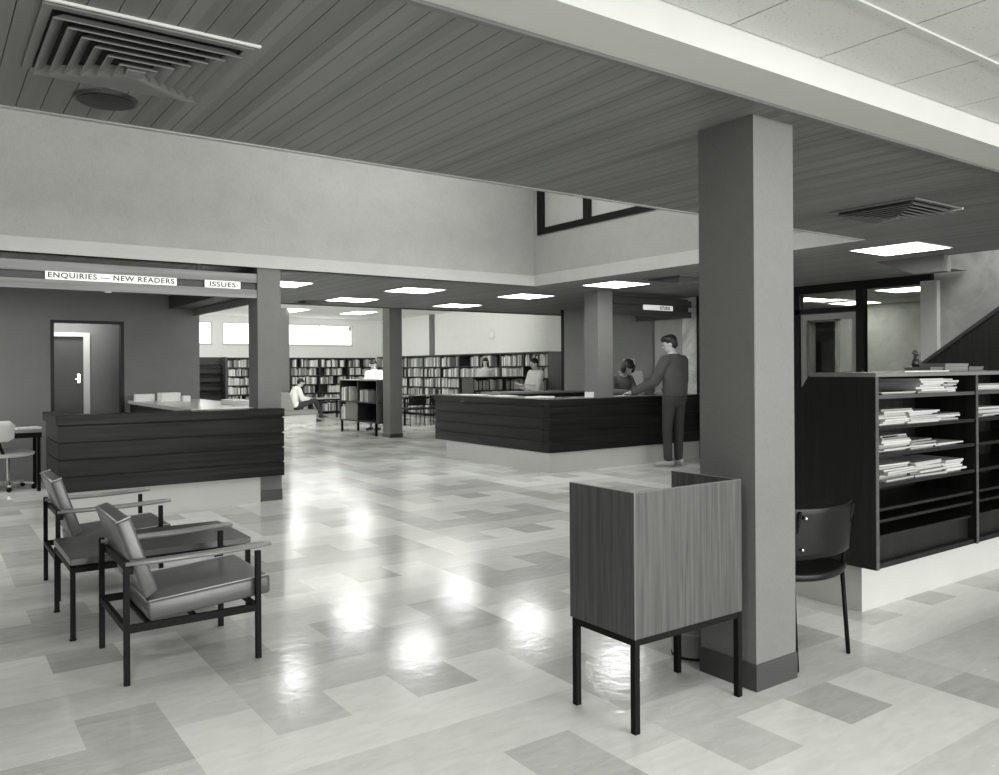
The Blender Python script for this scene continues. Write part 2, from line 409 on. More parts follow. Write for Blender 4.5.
# right-hand wall beside the issue counter (marble pier, pale door panel, grey wall)
MB().box((9.675, 8.36, 0), (9.80, 8.69, ZC)).build('wall_marble', mat('veined_marble', .70, .3, 'marble', scale=.9, amount=.30), kind='structure')
dp = MB().box((9.685, 8.69, 0), (9.76, 9.30, ZC)).build('door_3', mat('pale_door', .42, .5, 'wood', axis=2, amount=.08), kind='structure')
MB().box((9.675, 9.28, 0), (9.69, 9.32, ZC)).build('architrave', mat('grey_arch', .25, .5), dp)
MB().box((9.675, 9.30, 0), (9.80, 11.6, ZC)).build('wall_staff', mat('mid_grey_wall', .25, .8, 'weave', amount=.12, bump=.2), kind='structure')
MB().box((9.66, 11.56, 0), (9.83, 11.62, ZC)).build('trim_8', M_frame, kind='structure')

# reading room shell
YB = 24.3; XR = 12.43
w = MB()
w.box((3.1, YB, 0), (XR+.15, YB+.15, 2.17)); w.box((3.1, YB, 2.80), (XR+.15, YB+.15, 3.1))
for a, b in ((3.1, 4.6), (6.95, 7.25), (8.75, 9.10), (11.42, XR+.15)): w.box((a, YB, 2.17), (b, YB+.15, 2.80))
w.build('wall_back', M_whitewall, kind='structure')
w = MB(); w.box((XR, 12.7, 0), (XR+.12, YB+.15, 3.1)); w.build('wall_reading_right', M_whitewall, kind='structure')
MB().box((XR-.06, 20.8, 1.76), (XR, 21.02, 3.0)).build('trim_9', M_column, kind='structure')
MB().box((XR-.05, 14.52, 0), (XR, 14.62, 3.0)).build('trim_10', M_column, kind='structure')
MB().box((3.1, 12.72, 3.0), (XR+.1, YB+.15, 3.06)).build('ceiling_reading', M_whitewall, kind='structure')
MB().box((3.1, 12.72, ZC-.01), (XR, 12.76, 3.0)).build('wall_reading_front', M_whitewall, kind='structure')
MB().box((2.9, 13.7, 0), (3.1, YB+.15, 3.06)).build('wall_reading_left', M_whitewall, kind='structure')
for n, (a, b, mids) in enumerate(((4.6, 6.95, (5.8,)), (7.25, 8.75, ()), (9.10, 11.42, (10.28,)))):
    fm = MB()
    fm.box((a, YB-.03, 2.12), (b, YB+.04, 2.17)); fm.box((a, YB+.01, 2.77), (b, YB+.05, 2.80))
    fm.box((a, YB+.01, 2.17), (a+.035, YB+.05, 2.78)); fm.box((b-.035, YB+.01, 2.17), (b, YB+.05, 2.78))
    for m_ in mids: fm.box((m_-.012, YB+.01, 2.17), (m_+.012, YB+.05, 2.78))
    fo = fm.build('window_%d' % (n+2), M_white, kind='structure')
    MB().box((a, YB+.055, 2.17), (b, YB+.06, 2.80)).build('pane', M_sky, fo)
    if n == 2: MB().box((11.30, YB, 2.62), (11.36, YB+.02, 2.76)).build('latch', M_diff, fo)

# glazed partition to the lobby
g = MB(); X = 9.675
g.box((X-.05, 4.83, 2.35), (X+.05, 8.36, ZC)); g.box((X-.05, 5.67, 0), (X+.05, 5.77, 2.35)); g.box((X-.05, 6.58, 0), (X+.05, 6.72, 2.35)); g.box((X-.05, 7.6, 0), (X+.05, 7.72, 2.35)); g.box((X-.05, 8.26, 0), (X+.05, 8.36, 2.35))
g.box((X-.05, 5.77, 2.08), (X+.05, 8.26, 2.145)); g.box((X-.05, 4.95, 0), (X+.05, 5.67, .12)); 
gp = g.build('window_5', M_frame, kind='structure')
p = MB()
for a, b, z0, z1 in ((4.95, 5.67, .12, 2.35), (5.77, 6.58, 2.145, 2.35), (6.72, 7.6, 2.145, 2.35), (7.72, 8.26, 2.145, 2.35), (6.72, 7.6, .05, 2.08), (7.72, 8.26, .05, 2.08)):
    p.box((X-.004, a, z0), (X+.004, b, z1))
p.build('pane', glass('clear_glass', .92), gp)
dr = MB(); dr.box((X-.025, 5.775, .01), (X+.025, 5.84, 2.075)); dr.box((X-.025, 6.50, .01), (X+.025, 6.575, 2.075)); dr.box((X-.025, 5.84, .01), (X+.025, 6.50, .16)); dr.box((X-.025, 5.84, 2.0), (X+.025, 6.50, 2.075))
dro = dr.build('door_4', mat('aluminium_frame', .30, .3, amount=.1), kind='structure')
MB().box((X-.004, 5.84, .16), (X+.004, 6.50, 2.0)).build('pane', MATS['clear_glass'], dro)
MB().box((X-.06, 6.42, .95), (X-.03, 6.46, 1.25)).build('door_handle', M_chrome, dro)
# lobby beyond
w = MB(); w.box((13.5, 3.0, 0), (13.6, 8.42, ZC)); w.box((13.5, 9.02, 0), (13.6, 11.5, ZC)); w.box((13.5, 8.42, 2.2), (13.6, 9.02, ZC)); w.box((9.8, 11.5, 0), (16, 11.6, ZC)); w.box((9.8, 2.9, 0), (16, 3.0, ZC)); w.box((16, 2.9, 0), (16.1, 11.6, ZC))
w.build('wall_lobby', mat('lobby_concrete', .25, .7, 'marble', amount=.12), kind='structure')
fr = MB(); fr.box((13.46, 8.40, 0), (13.62, 8.47, 2.26)); fr.box((13.46, 8.97, 0), (13.62, 9.04, 2.26)); fr.box((13.46, 8.40, 2.2), (13.62, 9.04, 2.26))
fr.build('door_5', mat('grey_frame', .22, .5), kind='structure')
MB().box((13.44, 8.02, 0), (13.5, 8.09, 2.3)).build('trim_11', M_white, kind='structure')
# concrete stair wall and jamb
w = MB(); w.box((9.70, -3, 0), (9.85, 4.83, 4.3)); w.build('wall_right', M_concrete, kind='structure')
MB().box((9.62, 4.76, 0), (9.74, 4.95, 2.38)).build('trim_12', mat('jamb_grey', .5, .5, amount=.05), kind='structure')
MB().box((8.11, 2.08, ZC), (8.16, 4.45, 2.75)).build('trim_13', M_canopyd, kind='structure')
bk = MB().prism([(4.60, ZC), (4.22, 2.30), (3.92, 2.30), (3.92, ZC)], 'x', 8.06, 8.20)
bk.build('trim_14', mat('bulkhead', .12, .6, amount=.1), kind='structure')
# staircase: solid dark balustrade and steps
st = root('staircase', (8.9, 3.0, 0), 'dark staircase with solid balustrade rising to the right behind the magazine rack', 'staircase')
sl = .714
MB().prism([(4.42, 0), (4.42, 1.26), (1.2, 1.26 + 3.22*sl), (1.2, 0)], 'x', 8.30, 8.40).build('balustrade', M_rack, st)
MB().prism([(4.44, 1.248), (4.44, 1.288), (1.2, 1.288+3.24*sl), (1.2, 1.248+3.24*sl)], 'x', 8.28, 8.42).build('handrail', mat('handrail_timber', .03, .3), st)
s_ = MB()
for k in range(12):
    s_.box((8.42, 4.55-.24*(k+1), 0.0 if k == 0 else .171*k-.05), (9.68, 4.55-.24*k, .171*(k+1)))
s_.build('steps', mat('stair_tread', .08, .5), st)

# ------------------------------------------------------------------ ceiling fittings
def ceiling_light(x, y, label, z=ZC, sx=.61, sy=.61):
    t = root('ceiling_light', (x, y, z), label, 'ceiling light', 'square fluorescent panels in the ceilings')
    MB().box((x-sx/2, y-sy/2, z-.006), (x+sx/2, y+sy/2, z+.0)).build('diffuser', M_tube2 if z > 2.6 else M_tube, t)
    fr_ = MB()
    for a, b in (((x-sx/2-.012, y-sy/2-.012), (x+sx/2+.012, y-sy/2)), ((x-sx/2-.012, y+sy/2), (x+sx/2+.012, y+sy/2+.012)),
                 ((x-sx/2-.012, y-sy/2), (x-sx/2, y+sy/2)), ((x+sx/2, y-sy/2), (x+sx/2+.012, y+sy/2))):
        fr_.box((a[0], a[1], z-.008), (b[0], b[1], z))
    fr_.build('frame', M_white, t)
    return t
ceiling_light(7.32, 3.95, 'bright square ceiling panel to the right of the big column')
ceiling_light(7.31, 7.68, 'bright square ceiling panel above the front of the right counter')
ceiling_light(5.50, 9.73, 'bright square ceiling panel nearest the left of the four over the open floor')
ceiling_light(7.35, 9.66, 'bright square ceiling panel above the left end of the right counter')
ceiling_light(5.42, 11.55, 'bright square ceiling panel just above the free-standing far column')
ceiling_light(7.44, 11.70, 'bright square ceiling panel farthest back over the open floor, before the white wall')
ceiling_light(3.66, 9.86, 'bright square ceiling panel cut by the left desk column')
ceiling_light(8.2, 21.3, 'long bright panel in the white reading room ceiling, left one', 3.0, .62, 1.2)
ceiling_light(10.2, 21.3, 'long bright panel in the white reading room ceiling, right one behind the column', 3.0, .62, 1.2)
ceiling_light(5.8, 21.3, 'bright panel in the reading room ceiling seen under the sign beam', 3.0, .62, 1.2)
ceiling_light(11.30, 6.0, 'bright ceiling panel seen through the large lobby pane')
ceiling_light(12.9, 7.75, 'bright ceiling panel seen through the top light of the lobby door')
ceiling_light(11.55, 7.85, 'bright ceiling panel seen through the glass just right of the big column')

def diffuser(cx, cy, s, label, pyramid=True, z=ZC):
    t = root('air_diffuser', (cx, cy, z), label, 'air vent', 'square air diffusers in the timber ceiling')
    h = s / 2
    fr_ = MB()
    fr_.box((cx-h, cy-h, z-.012), (cx+h, cy-h+.03, z)); fr_.box((cx-h, cy+h-.03, z-.012), (cx+h, cy+h, z))
    fr_.box((cx-h, cy-h+.03, z-.012), (cx-h+.03, cy+h-.03, z)); fr_.box((cx+h-.03, cy-h+.03, z-.012), (cx+h, cy+h-.03, z))
    fr_.build('frame', M_diff, t, bevel=.002)
    MB().box((cx-h+.03, cy-h+.03, z-.002), (cx+h-.03, cy+h-.03, z)).build('throat', M_dark, t)
    n = 6
    for k in range(n):
        a = (h-.03) * (1 - k/(n+.4)); b = a - (h-.03)/(n+.4)*.85
        zt = z - .004 - .004*k; zb = z - .034 - .005*k
        m_ = MB(); bm = m_.bm
        # sloping louvre ring: outer lower lip, inner upper edge
        R1 = [bm.verts.new((cx+sx*a, cy+sy*a, zb)) for sx, sy in ((-1,-1),(1,-1),(1,1),(-1,1))]
        R2 = [bm.verts.new((cx+sx*b, cy+sy*b, zt)) for sx, sy in ((-1,-1),(1,-1),(1,1),(-1,1))]
        R3 = [bm.verts.new((cx+sx*(a-.003), cy+sy*(a-.003), zb-.003)) for sx, sy in ((-1,-1),(1,-1),(1,1),(-1,1))]
        R4 = [bm.verts.new((cx+sx*(b-.003), cy+sy*(b-.003), zt-.003)) for sx, sy in ((-1,-1),(1,-1),(1,1),(-1,1))]
        for i in range(4):
            j = (i+1) % 4
            bm.faces.new([R1[i], R1[j], R2[j], R2[i]]); bm.faces.new([R3[j], R3[i], R4[i], R4[j]])
            bm.faces.new([R1[j], R1[i], R3[i], R3[j]]); bm.faces.new([R2[i], R2[j], R4[j], R4[i]])
        m_.build('louvre', M_diff, t)
    MB().box((cx-.03, cy-.03, z-.064), (cx+.03, cy+.03, z-.03)).build('hub', M_diff, t)
    return t
d_ = diffuser(.60, 2.985, .62, 'large grey stepped air diffuser in the timber ceiling at top left')
MB().box((.28, 2.655, ZC-.008), (.925, 2.665, ZC)).build('edge_strip', mat('bright_strip', .8, .3), d_)
d_ = diffuser(5.46, 2.985, .60, 'dark slatted air diffuser in the timber ceiling right of the big column')
MB().box((5.77, 2.68, ZC-.014), (5.785, 3.29, ZC)).build('edge_strip', MATS['bright_strip'], d_)
diffuser(7.45, 6.75, .60, 'dark air diffuser in the ceiling just left of the big column near its top')
diffuser(5.02, 12.15, .42, 'dark air diffuser beside the ceiling panel over the far column')
t = root('ceiling_speaker', (.60, 3.52, ZC), 'round dark speaker grille in the timber ceiling below the big diffuser', 'speaker')
MB().cyl((.60, 3.52, ZC-.012), (.60, 3.52, ZC), .112, .118, seg=40).build('rim', mat('dark_rim', .06, .3), t)
sp = MB()
for k in range(6): sp.cyl((.60, 3.52, ZC-.016-.001*k), (.60, 3.52, ZC-.010), .102-.016*k, seg=36)
sp.build('grille', mat('speaker_grille', .015, .4), t)
t = root('ceiling_speaker', (9.5, 18.5, 3.0), 'small flat dark fitting in the white reading room ceiling right of the column', 'ceiling fitting')
MB().cyl((9.5, 18.5, 2.985), (9.5, 18.5, 3.0), .22, seg=30).build('rim', M_diff, t)

# ------------------------------------------------------------------ counters
def board_face(parent, a, b, z0, z1, n, axis, th, m, name='board', lip=None):
    """horizontal boards on a counter side; axis 'x': runs a..b in x at given y range"""
    pass

def counter_block(parent, x0, y0, x1, y1, zs, m, inset=.012):
    # core recessed behind the boards
    MB().box((x0+inset, y0+inset, zs[0]+.005), (x1-inset, y1-inset, zs[-1]-.01)).build('carcass', M_dark, parent)
    for a, b in zip(zs[:-2], zs[1:-1]):
        MB().box((x0, y0, a+.006), (x1, y1, b-.006)).build('board', m, parent, bevel=.002)

# --- left enquiry desk
t = root('enquiry_desk', (2.05, 8.8, 0), 'dark boarded enquiry desk in front of the left column', 'counter')
zs = [.268, .418, .572, .728, .885, .975]
counter_block(t, 1.01, 8.30, 3.112, 8.42, zs, M_desk)
counter_block(t, 1.01, 8.42, 1.12, 9.25, zs, M_desk)
MB().box((.985, 8.285, .892), (3.112, 8.56, .978)).build('top', M_desk, t, bevel=.003)
MB().box((.985, 8.56, .892), (1.14, 9.28, .978)).build('top_return', M_desk, t, bevel=.003)
MB().box((1.06, 8.36, 0), (2.875, 8.52, .27)).build('plinth', M_plinth, t)
MB().box((1.14, 8.56, .70), (2.2, 9.2, .72)).build('worktop', M_topgrey, t)
t2 = root('side_counter', (2.67, 10, 0), 'pale-topped counter running back from the left desk to the dark wall', 'counter')
MB().box((2.235, 8.56, .945), (3.14, 11.68, .985)).build('top', mat('pale_counter_top', .50, .18, amount=.05), t2, bevel=.002)
MB().box((2.26, 8.74, .10), (3.11, 11.66, .945)).build('cabinet', M_rack, t2)
MB().box((2.32, 8.76, 0), (3.05, 11.62, .10)).build('plinth', M_plinth, t2)

# --- right issue counter
t = root('issue_counter', (8.2, 9.6, 0), 'long dark boarded issue counter with white plinth in the middle right', 'counter')
zs = [.262, .412, .566, .722, .875, .968]
counter_block(t, 6.69, 8.30, 9.66, 8.44, zs, M_counter)
counter_block(t, 6.69, 8.44, 6.82, 11.20, zs, M_countery)
MB().box((6.685, 8.295, .882), (9.66, 8.95, .968)).build('top', M_counter, t, bevel=.003)
MB().box((6.685, 8.95, .882), (7.30, 11.22, .968)).build('top_return', M_countery, t, bevel=.003)
MB().box((6.70, 8.33, .966), (9.65, 8.94, .972)).build('laminate', mat('dull_laminate', .17, .2, amount=.1), t)
MB().box((6.72, 8.94, .966), (7.27, 11.20, .972)).build('laminate_return', mat('dull_laminate', .2), t)
pl = MB(); pl.box((6.70, 8.315, 0), (9.66, 8.42, .264)); pl.box((6.70, 8.42, 0), (6.80, 10.87, .264)); pl.build('plinth', M_plinth, t)
MB().box((7.80, 10.95, .08), (9.66, 11.45, .95)).build('back_cabinet', M_rack, t)
MB().box((7.78, 10.92, .95), (9.66, 11.48, .985)).build('back_cabinet_top', M_topgrey, t)

# ------------------------------------------------------------------ sign canopies
def canopy(t, x0, x1, yf, m_front, zlo=2.135):
    MB().box((x0, yf-.02, zlo), (x1, yf+.02, zlo+.088)).build('lower_rail', m_front, t, bevel=.002)
    MB().box((x0, yf-.02, zlo+.160), (x1, yf+.02, zlo+.255)).build('upper_rail', m_front, t, bevel=.002)
t = root('sign_canopy', (1.0, 8.45, 2.135), 'twin-rail timber sign beam over the left enquiry desk', 'sign beam')
canopy(t, -5.1, 2.876, 8.455, M_canopy)
MB().box((3.09, 8.72, 2.14), (3.125, 11.69, 2.225)).build('return_rail', M_canopy, t)
MB().box((2.76, 8.50, 2.225), (3.09, 11.66, 2.40)).build('soffit_panel', M_canopyd, t)
for x in (2.30,): MB().box((x-.02, 8.475, 2.16), (x+.02, 8.50, 2.46)).build('hanger', M_canopyd, t)
MB().box((-5.1, 8.46, 2.225), (2.87, 8.47, 2.29)).build('back_strip', M_canopyd, t)
MB().cyl((1.45, 8.455, 2.125), (1.45, 8.455, 2.135), .03).build('fitting', M_white, t)

def sign(cx, w, txt, tw, label, y=8.425, zc=2.26, off=0.0, hh=.037):
    s = root('sign', (cx, y, zc-.037), label, 'sign')
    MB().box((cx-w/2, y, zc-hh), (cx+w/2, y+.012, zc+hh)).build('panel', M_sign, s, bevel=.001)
    tm = text_mesh(txt, .048, .0015, tw)
    bmesh.ops.transform(tm.bm, matrix=Matrix.Translation((cx+off, y-.001, zc)) @ Matrix.Rotation(PI/2, 4, 'X'), verts=tm.bm.verts[:])
    tm.build('lettering', M_ink, s)
    return s
sign(1.495, 1.145, 'ENQUIRIES \u2014 NEW READERS', 1.10, 'long white sign lettered ENQUIRIES - NEW READERS on the left beam')
sign(2.52, .36, 'ISSUES', .26, 'short white sign lettered ISSUES on the left beam')

t = root('sign_canopy', (8.8, 8.45, 2.135), 'dark sign beam over the issue counter beyond the big column', 'sign beam')
canopy(t, 7.96, 9.60, 8.455, M_canopyd)
MB().box((7.96, 8.50, 2.16), (9.60, 8.60, 2.42)).build('back_board', M_canopyd, t)
MB().box((9.57, 8.60, 2.14), (9.60, 9.6, 2.40)).build('return_rail', M_canopyd, t)
sign(8.87, .62, 'RETURNS', .21, 'small white sign lettered RETURNS on the dark beam over the issue counter', zc=2.262, off=.14)

# ------------------------------------------------------------------ armchairs and low table
def armchair(label):
    # built at its own origin: rear near leg at x=.013,y=0; faces +x
    t = root('armchair', (0, 0, 0), label, 'armchair', None)
    W, D = .60, .585           # y between outer posts, x between outer posts
    for y in (0, W):
        for x, hgt in ((0, .55), (D, .515)):
            MB().box((x-.0125, y-.0125, 0), (x+.0125, y+.0125, hgt)).build('leg', M_metal, t, bevel=.002)
        MB().box((.0125, y-.010, .228), (D-.0125, y+.010, .262)).build('side_rail', M_metal, t)
        a = MB(); sgn = -1 if y == 0 else 1
        a.loft([((-.005, y, .534), (0, .020, 0), (0, 0, .012)), ((.12, y, .532), (0, .022, 0), (0, 0, .014)), ((.38, y, .534), (0, .034, 0), (0, 0, .0135)),
                ((.60, y, .543), (0, .036, 0), (0, 0, .013)), ((.645, y, .543), (0, .022, 0), (0, 0, .011))], 16)
        a.build('armrest', M_arm, t, smooth=True)
    r = MB(); r.bar((.0, 0, .245), (.0, W, .245), .02, .03); r.bar((D-.02, 0, .262), (D-.02, W, .262), .018, .022); r.bar((.02, 0, .50), (.02, W, .50), .02, .03); r.bar((.30, 0, .245), (.30, W, .245), .018)
    r.build('cross_rail', M_metal, t)
    # seat cushion: box profile in x-z, gently domed
    def cushion(name, prof, y0, y1, dome=.012):
        m_ = MB(); bm = m_.bm
        m_.prism(prof, 'y', y0, y1)
        o = m_.build(name, M_vinyl, t)
        md = o.modifiers.new('b', 'BEVEL'); md.width = .014; md.segments = 3; md.limit_method = 'ANGLE'
        for p_ in o.data.polygons: p_.use_smooth = True
        return o
    seat = cushion('seat_cushion', [(.10, .255), (.655, .295), (.655, .385), (.09, .345)], .025, W-.025)
    back = cushion('back_cushion', [(.085, .352), (.142, .388), (.025, .735), (-.035, .712)], .030, W-.030)
    # piping along the top edges
    def piping(par, pts, y0, y1):
        m_ = MB()
        for y in (y0, y1):
            m_ = MB()
            for p, q in zip(pts, pts[1:]): m_.tube([(p[0], y, p[1]), (q[0], y, q[1])], .0032, 8)
            m_.build('piping', mat('pale_piping', .45, .3), par, smooth=True)
    piping(seat, [(.10, .347), (.650, .386)], .029, W-.029)
    piping(back, [(-.033, .713), (.024, .734)], .034, W-.034)
    MB().bar((.10, .05, .25), (.10, W-.05, .25), .03, .012).build('seat_support', M_metal, t)
    return t
ch1 = armchair('grey vinyl armchair nearest the camera with timber arms and black steel legs')
ch2 = copy_tree(ch1)
ch2['label'] = 'grey vinyl armchair on the far side of the low table, nearer the desk'
ch1['group'] = ch2['group'] = 'pair of waiting armchairs'
ch1.location = (.729, 3.865, 0)
ch2.location = (.665, 5.53, 0)

t = root('low_table', (1.16, 4.98, 0), 'low brown-topped table with black steel frame between the two armchairs', 'table')
tx0, tx1, ty0, ty1 = .615, 1.545, 4.665, 5.30
MB().box((tx0, ty0, .385), (tx1, ty1, .420)).build('table_top', M_tabletop, t, bevel=.002)
fr_ = MB()
for y in (ty0+.015, ty1-.015): fr_.box((tx0+.01, y-.01, .345), (tx1-.01, y+.01, .372))
for x in (tx0+.015, tx1-.015): fr_.box((x-.01, ty0+.01, .345), (x+.01, ty1-.01, .372))
fr_.box((tx0+.02, ty0+.02, .372), (tx1-.02, ty1-.02, .386))
fr_.build('frame', M_metal, t)
for x in (tx0+.013, tx1-.013):
    for y in (ty0+.013, ty1-.013):
        lg = MB().box((x-.012, y-.012, 0.006), (x+.012, y+.012, .372)).build('leg', M_metal, t)
        MB().cyl((x, y, 0), (x, y, .007), .017).build('foot', M_metal, lg)

# ------------------------------------------------------------------ study carrel
t = root('study_carrel', (2.48, 2.38, 0), 'striped veneer study carrel with boxed sides on black legs before the big column', 'carrel')
x0, x1, y0, y1 = 2.18, 2.806, 2.20, 2.575
MB().box((x0, y0, .358), (x1, y0+.018, .910)).build('front_panel', M_carrel, t, bevel=.001)
MB().box((x0, y0+.018, .358), (x0+.018, y1, .910)).build('side_panel', M_carrel, t, bevel=.001)
MB().box((x1-.018, y0+.018, .358), (x1, y1, .910)).build('side_panel', M_carrel, t, bevel=.001)
e = MB(); e.box((x0, y0, .9095), (x1, y0+.018, .9115)); e.box((x0, y0+.018, .9095), (x0+.018, y1, .9115)); e.box((x1-.018, y0+.018, .9095), (x1, y1, .9115)); e.box((x0-.0008, y0-.0008, .358), (x0+.004, y0+.003, .91))
e.build('edging', M_carreledge, t)
MB().box((x0+.018, y0+.018, .64), (x1-.018, y1-.01, .66)).build('writing_surface', M_topgrey, t)
MB().box((x0+.018, y1-.03, .555), (x1-.018, y1-.012, .64)).build('apron', M_carrel, t)
MB().box((x0+.20, y0+.018, .872), (x1-.05, y0+.10, .884)).build('shelf', M_carrel, t)
fr_ = MB()
for y in (y0+.012, y1-.024): fr_.box((x0+.002, y-.010, .332), (x1-.002, y+.012, .358))
for x in (x0+.012, x1-.012): fr_.box((x-.010, y0+.002, .332), (x+.010, y1-.014, .358))
fr_.build('frame', M_metal, t)
for x in (x0+.013, x1-.013):
    for y in (y0+.013, y1-.026):
        MB().box((x-.0125, y-.0125, 0), (x+.0125, y+.0125, .358)).build('leg', M_metal, t)

# waste bin behind the carrel
t = root('waste_bin', (3.03, 2.665, 0), 'pale round waste bin half hidden behind the big column base', 'bin')
m_ = MB(); m_.cyl((3.03, 2.665, 0), (3.03, 2.665, .19), .10, .115, seg=32); m_.build('body', M_bin, t, smooth=False)
MB().cyl((3.03, 2.665, .0), (3.03, 2.665, .012), .104, .104, seg=32).build('base_ring', M_dark, t)
MB().cyl((3.03, 2.665, .12), (3.03, 2.665, .126), .1135, .1138, seg=32).build('band', M_white, t)
MB().cyl((3.03, 2.665, .19), (3.03, 2.665, .198), .12, .12, seg=32).build('rim', M_bin, t)

# ------------------------------------------------------------------ side chair by the column
def stack_chair(x, y, rz, label, cushion=M_blackvinyl, loc_group=None):
    t = root('side_chair', (x, y, 0), label, 'chair', loc_group)
    # built about world (x,y): faces +y
    for s in (-1, 1):
        lg = MB(); lg.tube([(x+s*.205, y-.01, .008), (x+s*.195, y+.015, .42), (x+s*.205, y-.005, .60), (x+s*.21, y-.035, .72)], .0105, 10); lg.build('rear_leg', M_metal, t, smooth=True)
        lg = MB(); lg.tube([(x+s*.21, y+.44, .008), (x+s*.195, y+.41, .41)], .0105, 10); lg.build('front_leg', M_metal, t, smooth=True)
        MB().tube([(x+s*.195, y+.41, .405), (x+s*.195, y+.015, .40)], .009, 10).build('side_rail', M_metal, t, smooth=True)
    # seat: shallow dished pad, rounded rear edge
    m_ = MB(); bm = m_.bm; nx, ny = 14, 12; top = {}; bot = {}
    for i in range(nx+1):
        for j in range(ny+1):
            u = i/nx*2-1; v = j/ny
            px_ = x + u*(.215); py_ = y + .0 - .045*(1-u*u) * (1-v) + v*.45
            z = .438 + .012*(u*u) - .012*math.sin(PI*v) + (.0 if v > .15 else -.006)
            top[i, j] = bm.verts.new((px_, py_, z)); bot[i, j] = bm.verts.new((px_, py_, z-.036))
    for i in range(nx):
        for j in range(ny):
            bm.faces.new([top[i,j], top[i+1,j], top[i+1,j+1], top[i,j+1]]); bm.faces.new([bot[i,j+1], bot[i+1,j+1], bot[i+1,j], bot[i,j]])
    for i in range(nx):
        bm.faces.new([bot[i,0], bot[i+1,0], top[i+1,0], top[i,0]]); bm.faces.new([top[i,ny], top[i+1,ny], bot[i+1,ny], bot[i,ny]])
    for j in range(ny):
        bm.faces.new([bot[0,j+1], bot[0,j], top[0,j], top[0,j+1]]); bm.faces.new([top[nx,j+1], top[nx,j], bot[nx,j], bot[nx,j+1]])
    m_.build('seat', cushion, t, smooth=True, bevel=.008)
    # backrest: curved pad
    m_ = MB(); bm = m_.bm; A = {}; B = {}
    nx, nz = 16, 8
    for i in range(nx+1):
        for k in range(nz+1):
            u = i/nx*2-1; v = k/nz
            px_ = x + u*.235; bow = -.055*(1-u*u)+.02
            z = .505 + v*.235 + .012*abs(u)**3 * (v-.5)
            A[i,k] = bm.verts.new((px_, y-.02+bow-.02*v, z)); B[i,k] = bm.verts.new((px_, y-.02+bow-.02*v+.028, z))
    for i in range(nx):
        for k in range(nz):
            bm.faces.new([A[i,k], A[i+1,k], A[i+1,k+1], A[i,k+1]]); bm.faces.new([B[i,k+1], B[i+1,k+1], B[i+1,k], B[i,k]])
        bm.faces.new([B[i,0], B[i+1,0], A[i+1,0], A[i,0]]); bm.faces.new([A[i,nz], A[i+1,nz], B[i+1,nz], B[i,nz]])
    for k in range(nz):
        bm.faces.new([B[0,k+1], B[0,k], A[0,k], A[0,k+1]]); bm.faces.new([A[nx,k+1], A[nx,k], B[nx,k], B[nx,k+1]])
    bk_ = m_.build('backrest', cushion, t, smooth=True, bevel=.006)
    for z in (.555, .70):
        for s in (-1,): MB().ell((x+s*.188, y-.022-.03*(z-.5)/.235, z), (.009, .012, .009), seg=10).build('bolt', M_chrome, bk_, smooth=True)
    t.rotation_euler = (0, 0, rz)
    return t
sc0 = stack_chair(3.425, 2.235, 0, 'black padded side chair standing right of the big column')
far_labels = ['dark chair nearest the far column at the reading table', 'dark chair in the middle of the near side of the reading table', 'dark chair at the right end of the reading table near the counter']
spots = [(9.75, 17.15, 0.0), (10.25, 17.05, 0.1), (10.9, 17.2, .2)]
for (x, y, rz), lb in zip(spots, far_labels):
    c = copy_tree(sc0); c.location = (x, y, 0); c.rotation_euler = (0, 0, rz); c['label'] = lb; c['group'] = 'dark chairs at the reading table'

def simple_table(x0, y0, x1, y1, z, label, m=M_topgrey, leg=.02):
    t = root('reading_table', ((x0+x1)/2, (y0+y1)/2, 0), label, 'table')
    MB().box((x0, y0, z-.03), (x1, y1, z)).build('table_top', m, t, bevel=.003)
    MB().box((x0+.04, y0+.04, z-.08), (x1-.04, y1-.04, z-.03)).build('frame', M_metal, t)
    for x in (x0+.05, x1-.05):
        for y in (y0+.05, y1-.05): MB().box((x-leg, y-leg, 0), (x+leg, y+leg, z-.03)).build('leg', M_metal, t)
    return t
simple_table(9.6, 17.55, 11.3, 18.4, .72, 'pale-topped reading table with dark chairs left of the counter')
simple_table(8.75, 21.5, 9.9, 22.1, .58, 'low pale-topped table behind the seated reader', M_top)

# ------------------------------------------------------------------ office corner at far left
t = root('office_desk', (.3, 10.95, 0), 'dark-topped office desk with black legs at the left edge by the dark wall', 'desk')
MB().box((-.6, 10.70, .68), (1.16, 11.2, .712)).build('desk_top', M_topgrey, t, bevel=.002)
MB().box((-.6, 10.72, .62), (1.13, 11.18, .68)).build('frame', M_metal, t)
for x in (-.55, 1.10):
    for y in (10.74, 11.16): MB().box((x-.018, y-.018, 0), (x+.018, y+.018, .66)).build('leg', M_metal, t)
tag(MB().obox((1.0, 10.95, .722), (.26, .2, .018), (0, 0, .2)).build('paper_pile', M_paper), 'white paper pile on the office desk at far left', 'paper')
cx, cy = .82, 11.10
t = root('swivel_chair', (cx, cy, 0), 'pale swivel chair on a castor base behind the office desk at far left', 'chair')
m_ = MB(); m_.loft([((cx, cy, .385), (.20, 0, 0), (0, .18, 0)), ((cx, cy, .40), (.27, 0, 0), (0, .24, 0)), ((cx, cy, .43), (.28, 0, 0), (0, .25, 0)), ((cx, cy, .455), (.24, 0, 0), (0, .21, 0))])
m_.build('seat', mat('pale_vinyl', .6, .4), t, smooth=True)
m_ = MB(); m_.loft([((cx-.15, cy-.44, .59), (.12, 0, 0), (0, .015, 0)), ((cx-.15, cy-.46, .63), (.18, 0, 0), (0, .022, 0)), ((cx-.15, cy-.49, .78), (.19, 0, 0), (0, .022, 0)), ((cx-.15, cy-.50, .83), (.13, 0, 0), (0, .012, 0))])
m_.build('backrest', MATS['pale_vinyl'], t, smooth=True)
